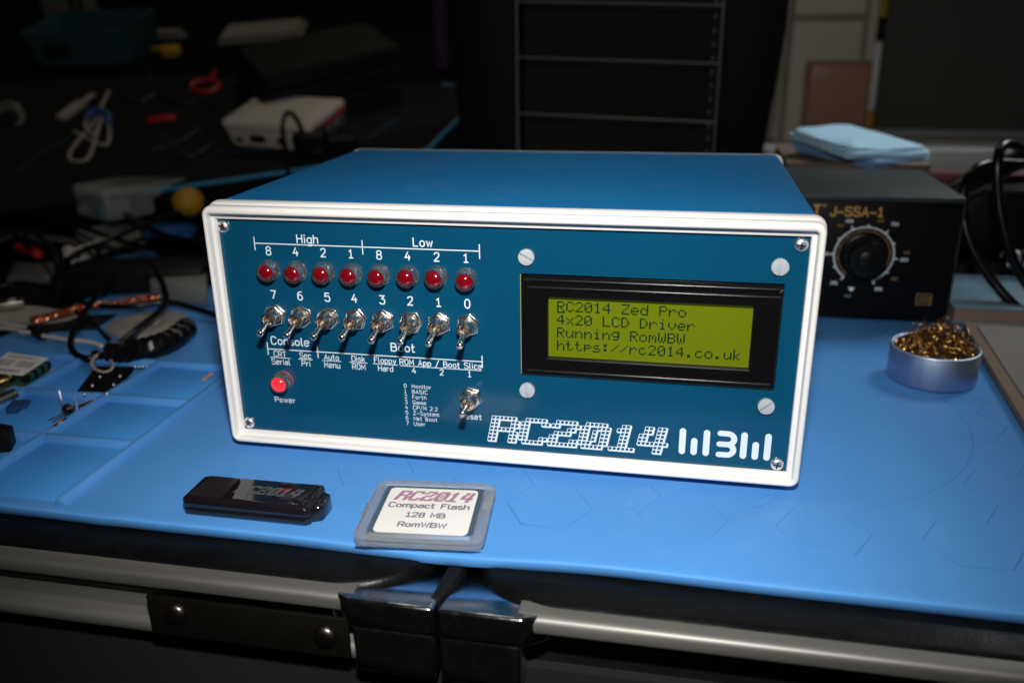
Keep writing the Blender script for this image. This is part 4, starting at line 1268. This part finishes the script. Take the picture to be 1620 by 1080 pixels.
wk = thing('white_coil', 'coil of pale cable at the far left edge of the dark desk', 'cable')
c0 = Vector((-672, 521.5, 87.7))
b = MB(); b.tube([c0 + Vector((18 * cos(a) + i_ * .05, 6 * sin(a) + i_ * .05, 13 * sin(a) + 4 * cos(a * .31))) for i_, a in enumerate([.45 * k for k in range(62)])], 1.5, 6, sub=2); b.build('windings', mat('pale_grey_cable', (.22, .22, .20), .5), wk)
rebase(wk, tuple(c0))
b = MB(); b.tube([(-438.9, 700.7, 137.4), (-436.9, 709, 145.9), (-427, 709.9, 150.2), (-418.6, 708.6, 145.8), (-416.4, 698.7, 138.8)], 4.5, 8)
tag(b.build('white_hook', 'ivory', None, org=(-444.7, 712.7, 137)), 'curved white plastic hook on the dark desk behind the white computer case', 'hook')

# ================================================================ clutter at the left of the table
M['clearpack'] = mat('cloudy_clear_plastic', (.62, .67, .67), .3, var=.15, vscale=40, alpha=.30)
M['packgrey'] = mat('grey_packaging', (.17, .18, .17), .6, var=.3, vscale=30)
M['pcbgreen'] = mat('green_circuit_board', (.012, .07, .045), .4, var=.3, vscale=200)
M['bluebag'] = mat('blue_foil_bag', (.03, .14, .42), .3, var=.2, vscale=40, bump=.8, bscale=90)
cbx = thing('clear_plastic_box', 'cloudy clear plastic parts box on the stack of flat packets', 'box', (-428.7, 334.8, 20), radians(62))
b = MB(); b.rings([[(x, y, z) for x, y in rrect(q, 84 - q, q, 58 - q, 5, 4)] for z, q in ((.2, 1.5), (1.5, .3), (22, 0), (23, .5), (26, .2), (27.4, 1.5))])
b.build('shell', 'clearpack', cbx)
b = MB(); b.rings([[(x, y, z) for x, y in rrect(-.6, 84.6, -.6, 58.6, 5.5, 4)] for z in (21.4, 22.8)]); b.build('lid_rim', 'clearpack', cbx, bevel=.4)
b = MB(); b.box(8, 60, 8, 44, 1.8, 4); b.build('contents', 'pcbgreen', cbx, bevel=.3)
b = MB(); b.box(14, 40, 12, 30, 4.1, 14); b.build('contents', 'packgrey', cbx, bevel=.5)
for k in range(3):
    b = MB(); b.box(22 + 17 * k, 34 + 17 * k, -.9, -.2, 4, 17); b.build('label', 'packgrey', cbx)
b = MB(); b.lathe([(6, 0), (6, 1.2)], 18, (-.2, 12, 8), (-1, 0, 0)); b.build('blue_dot_sticker', mat('light_blue_sticker', (.08, .27, .38), .5), cbx)
for k, (lb, z0, dx, w, d, mk) in enumerate((('grey flat packet, lowest of the stack left of the computer', 0, 0, 104, 46, 'packgrey'), ('cloudy flat packet in the middle of the stack left of the computer', 5.6, 3, 98, 44, 'clearpack'), ('cloudy flat packet on top of the stack left of the computer', 10.6, 7, 90, 44, 'clearpack'))):
    t = thing('flat_packet', lb, 'packet', (-427.4, 320.9, -5), radians(74), 'flat packets stacked left of the computer')
    b = MB(); b.prism(rrect(dx, dx + w, 0, d, 2, 2), z0 + .2, z0 + 5.0); b.build('sleeve', mk, t, bevel=.8)
    b = MB(); b.box(dx + 4, dx + 40, -.5, .2, z0 + 1.2, z0 + 3.6); b.build('edge_label', mat('packet_edge_%d' % k, ((.30, .33, .30), (.22, .30, .16), (.3, .3, .28))[k], .5), t)
for k, (lb, pts, zt) in enumerate((
    ('sheet of grey printed paper at the left edge behind the pliers', [(-623.2, 398.8, 2), (-693.9, 496.1, 2), (-611.4, 506.7, 2), (-463, 360.3, 2), (-527.9, 336, 2)], 1.0),
    ('blue foil bag under the round yellow ball', [(-401.8, 339.6, 12), (-430.6, 424.4, 12), (-377, 396.1, 12), (-352, 336.7, 12)], 7),
    ('crumpled blue bag in front of the stack of flat packets', [(-389.7, 252.4, 1), (-367.9, 271, 1), (-346.7, 290, 1), (-390.3, 335.8, 1), (-404.8, 302.4, 1)], 5),
    ('dark plastic bag beside the pliers at the left edge', [(-445.4, 229.4, 1), (-408.7, 231.4, 1), (-437.3, 276.6, 1), (-476.9, 274.9, 1)], 6))):
    n_ = len(pts); cx_ = sum(p[0] for p in pts) / n_; cy_ = sum(p[1] for p in pts) / n_; z_ = pts[0][2] - (6 if k else 6)
    P = []
    for i in range(n_):
        a, c = Vector(pts[i]), Vector(pts[(i + 1) % n_])
        for q in range(4): P.append(a.lerp(c, q / 4))
    rr = random.Random(k)
    b = MB()
    b.rings([[(cx_ + (p.x - cx_) * s, cy_ + (p.y - cy_) * s, z_ + h + (rr.uniform(-.6, .6) if zt > 2 else 0)) for p in P] for s, h in ((.98, .2), (1, zt * .35), (.9, zt * .75), (.6, zt), (.2, zt * 1.05))])
    o = b.build(('paper_sheet', 'foil_bag', 'foil_bag', 'plastic_bag')[k], (mat('grey_paper', (.30, .28, .25), .7, var=.15, vscale=60), 'bluebag', 'bluebag', mat('dark_bag', (.10, .115, .12), .3, var=.3, vscale=60))[k], None, org=(cx_, cy_, z_))
    tag(o, lb, ('paper', 'bag', 'bag', 'bag')[k])
yb = MB(); c_ = (-359.7, 352, 36.5)
yb.sphere((0, 0, 0), 13.4, 20, 12, (1, 1, .92))
tag(yb.build('yellow_ball', mat('yellow_ochre_plastic', (.50, .26, .02), .6, var=.4, vscale=90, bump=.8, bscale=300), None, loc=c_), 'round yellow ball beside the top left corner of the computer', 'ball')
ws_ = thing('white_bracket', 'bent white plastic strip left of the crumpled blue bag', 'strip')
b = MB()
for A, B_, w in (((-404.2, 250.5, 14), (-405.2, 294.8, 14), 2.6), ((-412.5, 261.5, 14), (-394.2, 240.2, 14), 4.5), ((-395.1, 251.8, 10), (-398.8, 271.4, 10), 2.6)):
    b.tube([A, Vector(A).lerp(Vector(B_), .5), B_], w, 6, smooth=False)
b.build('strip', 'card', ws_); rebase(ws_, (-412.1, 261.3, 10))
plr = thing('pliers', 'pliers with black handles and a red tip at the left edge', 'pliers')
for A in ([(-551.1, 327.8, 10), (-515.2, 309, 12), (-491.4, 302.7, 12), (-455.5, 280.1, 10)], [(-531.1, 304, 6), (-494.9, 298.4, 8), (-468.2, 284.6, 9), (-450.5, 271.9, 8)]):
    b = MB(); b.tube(A, 4.2, 10, rad=lambda t: .7 + .4 * sin(pi * t)); b.build('handle', 'rubber', plr)
b = MB(); b.tube([(-479.4, 287.1, 8), (-460.8, 278.9, 8), (-446.5, 268.3, 8)], 3.6, 8); b.build('handle_tip', 'red', plr)
rebase(plr, (-523.7, 330.4, 0))
bd_ = thing('black_device', 'long low black device box behind the copper braid', 'device', (-363.5, 189, 0), radians(17))
b = MB(); b.prism(rrect(0, 96, 0, 40, 2, 2), .3, 17); b.build('housing', 'blkplast', bd_, bevel=1)
b = MB(); b.box(6, 88, -.5, .2, 5, 12); b.build('front_strip', 'rubber', bd_)
gh = MB(); gh.prism([(-302, 198.5, 0)[:2], (-250.8, 184.5, 0)[:2], (-283.3, 241.7, 0)[:2], (-318.6, 236.3, 0)[:2]], .2, 12)
tag(gh.build('grey_wedge', 'packgrey', None, bevel=1.2, org=(-290.7, 215.8, 0)), 'grey block between the black device and the computer', 'block')

cable('long black lead crossing the flat packets towards the computer', [(-631, 397.5, 22), (-564.6, 370.2, 24), (-495.3, 334.3, 26), (-441.7, 304.8, 26), (-387.9, 274.1, 24), (-333.3, 252.5, 20), (-284.7, 248.4, 16)], 2.1)
cable('black lead rising across the packets to the yellow ball', [(-346.9, 160.2, 6), (-370.9, 194.1, 12), (-384.7, 225.9, 18), (-374, 254.5, 24), (-366.2, 305.7, 28), (-356.7, 383.9, 30)], 2.0)
cable('black lead tied in a wide loop over the copper braid', [(-258, 88.9, 3), (-262.3, 77.1, 3), (-276.2, 83.3, 4), (-291.6, 103.2, 6), (-309.4, 143.6, 10), (-333.7, 212.7, 14), (-331.4, 234.1, 16), (-305.6, 212.9, 16), (-270.3, 168.6, 14), (-257, 144.1, 12), (-251.7, 107.2, 10), (-253.4, 87.8, 6)], 1.9)
cable('black lead running flat behind the grey spool', [(-369.6, 196, 6), (-350, 174.2, 6), (-319.8, 157, 7), (-289.4, 153.1, 8), (-269.5, 165.8, 8), (-252.3, 165.2, 6), (-227.1, 155.5, 4)], 1.8)

# more tangled leads over the clutter
M['greycable'] = mat('dark_grey_cable', (.012, .012, .012), .4)
for k, (lb, pts, r, mk) in enumerate((
    ('thin black lead curling in front of the clear parts box', [(-491, 260.3, 12), (-484.6, 295.7, 16), (-455, 300.5, 18), (-411.1, 276.7, 16), (-371.8, 236.3, 10), (-361.8, 200.4, 6), (-384.1, 195.8, 4)], 1.5, 'cable'),
    ('dark grey lead arching over the pliers at the left edge', [(-508.4, 271.5, 6), (-500.9, 293.4, 16), (-473.1, 293.8, 20), (-429.3, 263.3, 16), (-393.4, 223.9, 10), (-363.1, 184.6, 5)], 2.2, 'greycable'),
    ('thin black lead between the black device and the blue bags', [(-372.3, 222, 8), (-337.8, 209.9, 9), (-320.2, 222.1, 12), (-291.1, 219.6, 12), (-261, 208.8, 8)], 1.3, 'cable'),
    ('thick black lead along the foot of the dark desk', [(-678.9, 466.5, 20), (-574.3, 431.8, 22), (-543.5, 448.8, 26), (-419.2, 348.9, 24), (-356.1, 305, 18), (-313.8, 299, 14)], 2.6, 'cable'),
    ('thin black lead from the coiled lead to the left edge', [(-408.9, 165.5, 5), (-407, 193.3, 7), (-381.4, 187.2, 8), (-343.9, 160.7, 6), (-301.3, 131.4, 6), (-263.7, 99.5, 5)], 1.2, 'cable'),
    ('black lead snaking over the dark desk behind the red lighter', [(-582.7, 600.7, 107.4), (-541.9, 573.3, 99.2), (-532.9, 598.1, 107.6), (-491.8, 573.7, 99.3), (-470, 582.8, 102), (-433.9, 556.9, 94.3)], 2.2, 'greycable'),
    ('black lead hanging down beside the dark teal box', [(-697.8, 751.3, 168.6), (-653.3, 708.5, 149.8), (-628.6, 709.3, 142), (-580.2, 664.3, 126.5), (-566.1, 619.9, 113.2)], 2.4, 'greycable'),
    ('black lead looping on the desk pad left of the white computer case', [(-458.3, 458.4, 64.7), (-438.3, 477.8, 70.5), (-430.3, 508.2, 79.7), (-403.1, 483.1, 72.1), (-406.1, 450.2, 62.3), (-428.7, 442.6, 60)], 1.8, 'greycable'))):
    cable(lb, pts, r, mk)
M['plugmetal'] = mat('plated_plug', (.42, .40, .34), .3, 1.0)
up_ = thing('usb_plug', 'metal usb plug end at the left edge above the white card', 'plug', (-377.5, 149.8, 6), radians(38))
b = MB(); b.box(-12, 12, -6, 6, -2.3, 2.3); b.build('shell', 'plugmetal', up_, bevel=.4)
for y in (-2.6, 2.6):
    b = MB(); b.box(3, 7, y - 1.2, y + 1.2, 2.2, 2.42); b.build('hole', 'card', up_)
b = MB(); b.prism(rrect(-42, -12.2, -8, 8, 3, 3), -4.5, 4.5); b.build('grip', 'blkplast', up_, bevel=1.2)
wp = MB(); P = [(-372.8, 128.7, 1)[:2], (-334.2, 127.4, 1)[:2], (-322.5, 136.7, 1)[:2], (-318.4, 150.3, 1)[:2], (-361.1, 159.9, 1)[:2], (-375, 159.1, 1)[:2], (-385.9, 143.6, 1)[:2]]
wp.prism(P, 2.0, 2.8)
tag(wp.build('white_card', mat('grey_white_card', (.36, .34, .31), .6, var=.1, vscale=60), None, org=(-354.2, 145.1, 0)), 'pale card sheet under the copper braid at the left', 'card')
bf = MB(); P = [(-327.8, 118, 0)[:2], (-296.4, 129, 0)[:2], (-299.9, 156.3, 0)[:2], (-343.1, 142.9, 0)[:2]]
bf.prism(P, .2, 1.8)
tag(bf.build('black_pouch', 'leather', None, org=(-318, 134.2, 0), bevel=.4), 'flat black pouch between the pale card and the white wire', 'pouch')

M['copper'] = mat('copper_braid', (.80, .33, .19), .32, 1.0, var=.2, vscale=300)
def braid(label, A, B_, r):
    A = Vector(A); B_ = Vector(B_); d = (B_ - A); L = d.length; d.normalize()
    u = Vector((0, 0, 1)); w = d.cross(u).normalized()
    q = MB()
    for k in range(10):
        sg = 1 if k % 2 else -1
        pts = []
        for i in range(61):
            t = i / 60; a = sg * t * 2 * pi * L / 14 + 2 * pi * k / 10
            rr = r * (1 + .06 * sin(9 * a * sg + k))
            bend = 1.5 * sin(t * 5)
            pts.append(A + d * (L * t) + w * (rr * 1.5 * cos(a) + bend) + u * (rr * .75 * sin(a)))
        q.tube(pts, .55, 4, smooth=False)
    q.tube([A, A.lerp(B_, .3) , B_], r * .6, 6, smooth=False)
    return tag(q.build('copper_braid', 'copper', None, org=tuple(A), ang=60), label, 'braid', 'copper desoldering braid')
braid('length of copper braid lying on the pale card', (-335.3, 123.5, 6), (-320, 151.9, 6), 2.7)
braid('length of copper braid lying behind the grey spool', (-315.9, 153.5, 7), (-278.2, 172.5, 9), 2.2)

M['spool'] = mat('grey_spool_plastic', (.27, .25, .215), .4, var=.06, vscale=80)
spl = thing('grey_spool', 'round grey wire spool half under the coiled black lead', 'spool', (-266, 139, 0))
b = MB(); b.lathe([(22.5, .2), (23.5, .8), (23.5, 3), (20, 3.6), (10, 4.0), (8, 3.4), (7.6, 3.4), (7, 4.6), (3, 4.8), (2.6, 2.5), (.1, 2.5)], 40); b.build('flange', 'spool', spl)
b = MB(); b.sphere((3, 3, 4.6), 1.6, 10, 6); b.build('solder_bead', 'copper', spl)
cw = thing('coiled_lead', 'tightly coiled black lead lying across the tray ridges', 'cable')
AX = [Vector(p) for p in ((-250.9, 82, 6), (-238.9, 81.3, 7), (-229.6, 88.3, 8), (-225.4, 101.6, 8), (-227.7, 121.4, 8))]
ax = spline(AX, 30)
pts = []
tl = 0
for i in range(len(ax)):
    t = (ax[min(i + 1, len(ax) - 1)] - ax[max(i - 1, 0)]).normalized()
    n1 = t.cross(Vector((0, 0, 1))).normalized(); n2 = n1.cross(t)
    for k in range(4):
        a = (i * 4 + k) * .5 * pi / 2.2
        pts.append(ax[i] + n1 * (5.6 * cos(a)) + n2 * (5.6 * sin(a)))
b = MB(); b.tube(pts, .95, 5, smooth=False); b.build('windings', 'cable', cw)
b = MB(); b.tube(AX, 4.9, 12); b.build('core', 'rubber', cw)
b = MB(); b.tube([AX[0], (-257.1, 81, 3), (-263.3, 84, 3)], 2.6, 8); b.build('tail', 'cable', cw)
rebase(cw, (-245.5, 110.8, 0))

M['whitewire'] = mat('white_wire', (.55, .52, .49), .45)
ww = thing('white_twin_wire', 'pair of thin white wires joined by a black sleeve at the left', 'wire')
for A in ([(-368.8, 124.7, 3), (-348, 121.7, 3), (-328.9, 117.5, 3)], [(-361.2, 116, 3), (-339.8, 114.6, 3), (-333.2, 110.9, 3), (-325, 111, 3)], [(-315.5, 106.8, 3), (-296, 103.1, 3), (-279.9, 101.3, 3), (-268.3, 96.7, 3)]):
    b = MB(); b.tube(A, 1.3, 8); b.build('strand', 'whitewire', ww)
b = MB(); b.tube([(-330, 116.1, 3), (-321.9, 111.5, 3), (-314, 107, 3)], 3.4, 10); b.build('sleeve', 'rubber', ww)
rebase(ww, (-328.6, 119.1, 0))
cable('loop of tan wire above the black foam block', [(-257.1, 83.7, 5), (-258.1, 77.2, 4), (-254.8, 69.6, 3), (-247, 62.5, 3), (-239.9, 60, 3), (-239, 64.7, 3), (-244.9, 73.2, 3), (-254.2, 82.8, 4), (-256.8, 84.1, 6)], .85, mat('tan_wire', (.42, .34, .27), .5), 'wire_loop', 'wire', 8)

# ================================================================ bits in the tray cells
fo_ = thing('foam_block', 'black foam block stuck with six bright pins in a tray cell', 'foam block')
P = [(-237.4, 33.4, 0), (-219.7, 35.6, 0), (-229.9, 70.1, 0), (-250.8, 67.5, 0)]
b = MB(); b.prism([p[:2] for p in P], .2, 3.2); b.build('foam', mat('black_foam', (.003, .003, .003), .9, spec=.1, bump=.6, bscale=900), fo_, bevel=.4)
for u_ in ((-230.8, 31.2, 3.2), (-219.9, 33.4, 3.2), (-233.8, 41.3, 3.2), (-223.9, 44.6, 3.2), (-237.6, 52.7, 3.2), (-227.6, 55.2, 3.2)):
    b = MB(); b.lathe([(.8, -.8), (.8, .5), (.6, .9), (.05, 1.2)], 10, u_); b.build('pin', 'screw', fo_)
rebase(fo_, (-234.7, 51.4, 0))
hd = thing('pin_header', 'short row of bright header pins behind the black foam block', 'pin header')
A, B_ = Vector((-233, 70.1, 2)), Vector((-223.2, 72.6, 2))
b = MB(); b.tube([A, A.lerp(B_, .5), B_], .9, 6, smooth=False); b.build('strip', 'rubber', hd)
for k in range(6):
    b = MB(); b.sphere(tuple(A.lerp(B_, k / 5) + Vector((0, -.6, .6))), .75, 8, 6); b.build('pin', 'screw', hd)
rebase(hd, tuple(A))
rz_ = thing('resistor', 'small tan resistor with a wire lead in the cell beside the computer', 'resistor')
A, B_ = Vector((-183.9, 70, 1.6)), Vector((-184.8, 61.2, 0.8)); 
b = MB(); C_ = A.lerp(B_, .55); b.tube([A, A.lerp(C_, .1), A.lerp(C_, .25), A.lerp(C_, .5), A.lerp(C_, .75), A.lerp(C_, .9), C_], 1.1, 10, smooth=False, rad=lambda t: 1 if t < .3 or t > .7 else .8); b.build('body', mat('tan_resistor', (.42, .22, .10), .4, var=.5, vscale=700), rz_)
b = MB(); b.tube([C_, C_.lerp(B_, .5), B_], .3, 6, smooth=False); b.build('lead', 'screw', rz_)
rebase(rz_, tuple(A))
lc = thing('barcode_card', 'green circuit board in a clear bag with a white barcode label on top', 'circuit board')
Q = [Vector(p) for p in ((-292.9, 37.1, 9), (-269.3, 36.6, 9), (-273.1, 60.6, 9), (-301.9, 64.7, 9))]
def onq(s, t, dz=0):
    return Q[0].lerp(Q[1], s).lerp(Q[3].lerp(Q[2], s), t) + Vector((0, 0, dz))
b = MB(); c_ = [onq(s, t) for s, t in ((0, 0), (1, 0), (1, 1), (0, 1))]
b.prism([p[:2] for p in c_], 8.6, 9.0); b.build('label', 'card', lc)
b = MB(); b.prism([onq(s, t)[:2] for s, t in ((.0, .0), (1.03, .0), (1.05, .9), (0, .9))], 3.0, 5.0); b.build('circuit_board', 'pcbgreen', lc, bevel=.2)
for k in range(7):
    b = MB(); p = onq(1.03, .06 + .13 * k); b.box(p.x - 2, p.x + 1.5, p.y - 1.5, p.y + 1.5, 4.8, 8.2); b.build('component', 'pcbgreen' if k % 2 else 'rubber', lc, bevel=.2)
b = MB(); b.prism([onq(s, t)[:2] for s, t in ((-.1, -.12), (1.12, -.12), (1.2, 1.05), (-.1, 1.05))], .3, 2.6); b.build('clear_bag', 'clearpack', lc, bevel=.6)
rr = random.Random(5)
b = MB(); s = .06
while s < .93:
    w = rr.choice((.008, .012, .02)); 
    if not .42 < s < .52: b.add([onq(s, .36, .12), onq(s + w, .36, .12), onq(s + w, .68, .12), onq(s, .68, .12)], [(0, 1, 2, 3)])
    s += w + rr.choice((.012, .018, .028))
b.build('barcode', 'ink', lc, flat=True)
v_, f_ = text_polys('0000008812', .15, .004, 'LEFT', 1.1)
b = MB(); b.add([onq(.12 + p[0] * .85, .10 + p[1] * 1.1, .12) for p in v_], f_); b.build('lettering', 'ink', lc, flat=True)
v_, f_ = text_polys('000000008812', .13, .002, 'LEFT', 1.1)
b = MB(); b.add([onq(.12 + p[0] * .8, .80 + p[1] * 1.0, .12) for p in v_], f_); b.build('lettering', 'ink', lc, flat=True)
rebase(lc, tuple(onq(.5, .5, -9)))
M['gold'] = mat('gold_plate', (.75, .55, .22), .22, 1.0)
gc = thing('gold_connector', 'gold plated connector with a bright threaded barrel at the left edge', 'connector')
A, B_ = Vector((-279.1, 26.1, 5)), Vector((-278.2, 37.2, 5))
b = MB(); b.tube([A, A.lerp(B_, .5), B_], 4.2, 6, smooth=False); b.build('hex_body', 'gold', gc, bevel=.3)
A, B_ = Vector((-269, 12.7, 3)), Vector((-267.3, 27.1, 3))
d_ = (B_ - A).normalized()
b = MB(); pr_ = []
for i in range(18): pr_ += [(2.4, i * .8), (2.9, i * .8 + .4)]
b.lathe(pr_, 16, tuple(B_ - d_ * 14.4), tuple(d_)); b.build('threaded_barrel', 'plugmetal', gc)
rebase(gc, (-280.7, 35.2, 0))
bc = thing('blue_block', 'dark blue plastic connector block in the left tray cell', 'connector block')
for A in ([(-258.5, 9.9, 0), (-252.9, 11.6, 0), (-256.9, 20.7, 0), (-262.6, 19.8, 0)], [(-254.8, 14.2, 0), (-252.9, 17.6, 0), (-256.5, 24.7, 0), (-261.6, 23.8, 0)]):
    b = MB(); b.prism([p[:2] for p in A], .2, 3.2 if A[0][0] < (-255.5, 10.4, 0)[0] else 1.6); b.build('block', mat('navy_plastic', (.012, .055, .16), .4), bc, bevel=.3)
rebase(bc, (-256.8, 15.4, 0))
ts = thing('transistor', 'small black transistor lying with its bright legs up', 'transistor')
c0 = Vector((-227.2, 13.7, 3))
b = MB(); b.sphere(tuple(c0), 2.8, 14, 10, (1, .9, 1.15)); b.build('body', 'usb', ts)
for A in ((-3.2, 1, 0, -4.2, 2, 9), (3.0, 1, 1, 4.5, 1, 8.5), (4.4, 0, -2, 4.0, 0, 6)):
    b = MB(); b.tube([c0 + Vector(A[:3]), c0 + Vector(((A[0] + A[3]) / 2 + .5, 1, 4)), c0 + Vector(A[3:])], .42, 6); b.build('leg', 'screw', ts)
rebase(ts, (c0.x, c0.y, 0))
for lb, A, B_ in (('black capacitor with a gold stripe, nearest the tray ridge crossing', (-221.1, 5.4, 2), (-220.8, -4.9, 2)), ('black capacitor with a gold stripe beside the transistor', (-221.5, 26.8, 2), (-224.6, 18.7, 2))):
    t = thing('capacitor', lb, 'capacitor', group='black capacitors in the tray')
    A = Vector(A); B_ = Vector(B_); d_ = (B_ - A).normalized()
    b = MB(); b.lathe([(1.2, 0), (1.55, .4), (1.55, (B_ - A).length - .5), (1.3, (B_ - A).length)], 14, tuple(A), tuple(d_)); b.build('can', 'usb', t)
    n1 = d_.cross(Vector((0, 0, 1))).normalized()
    b = MB(); b.tube([A + Vector((0, 0, 1.2)) - n1 * -1.0 + d_ * 1, A.lerp(B_, .5) + Vector((0, 0, 1.2)) + n1 * 1.0, B_ + Vector((0, 0, 1.2)) + n1 * 1.0 - d_], .35, 5, smooth=False); b.build('gold_stripe', 'goldink', t)
    for sg in (-.6, .6):
        b = MB(); b.tube([B_ + n1 * sg, B_ + d_ * 2 + n1 * sg * 1.5, B_ + d_ * 3.5 + n1 * sg * 2 - Vector((0, 0, 1.4))] if lb.endswith('crossing') else [B_ + n1 * sg, B_ + d_ * 7 + n1 * sg * 2, B_ + d_ * 15 + n1 * sg * 3 - Vector((0, 0, .8))], .25, 5); b.build('lead', 'rubber' if lb.endswith('crossing') else 'plugmetal', t)
    rebase(t, (A.x, A.y, 0))
pb_ = thing('black_socket', 'black multi pin socket at the left edge of the tray', 'socket')
P = [(-240.4, -30.3, 0), (-226.1, -25.4, 0), (-230.8, -16.2, 0), (-255, -13.9, 0)]
b = MB(); b.prism([p[:2] for p in P], .2, 9); b.build('body', 'blkplast', pb_, bevel=.8)
for i in range(5):
    for j in range(2):
        p = Vector(P[1]).lerp(Vector(P[2]), .3 + .45 * j) + Vector((-3 - 3.0 * i, 0, 0))
        b = MB(); b.box(p.x - .35, p.x + .35, p.y - .35, p.y + .35, 9, 9.7); b.build('pin', 'plugmetal', pb_)
rebase(pb_, (-236.2, -20.3, 0))

bgx = sthing('beige_box', 'beige box standing behind the dark teal box at the top left', 'box', (-873.2, 844, 182.4), 0)
b = MB(); b.box(0, 70, 30, 60, 0, 80); b.build('body', mat('dull_beige_card', (.20, .19, .16), .7), bgx, bevel=1)
for k in range(2):
    b = MB(); b.box(48 + 14 * k, 53 + 14 * k, 27, 29.8, -10, 80); b.build('strap', 'rubber', bgx)
# loose crumbs on the mat
b = MB()
rn = random.Random(21)
for i in range(110):
    x = rn.uniform(-165, 215); y = rn.uniform(-58, 90)
    if -133 < x < 110 and y > -9: continue
    s_ = rn.uniform(.12, .34)
    a = rn.uniform(0, 6)
    b.add([(x + s_ * cos(a), y + s_ * sin(a), 0), (x + s_ * cos(a + 2), y + s_ * sin(a + 2.2), 0), (x + s_ * cos(a + 4), y + s_ * sin(a + 4.1), 0), (x, y, s_ * .8)], [(0, 1, 3), (1, 2, 3), (2, 0, 3)])
tag(b.build('crumbs', mat('dark_crumbs', (.05, .055, .07), .7, var=.6, vscale=700), None, flat=True), 'tiny dark crumbs scattered over the blue mat', 'crumbs', kind='stuff')
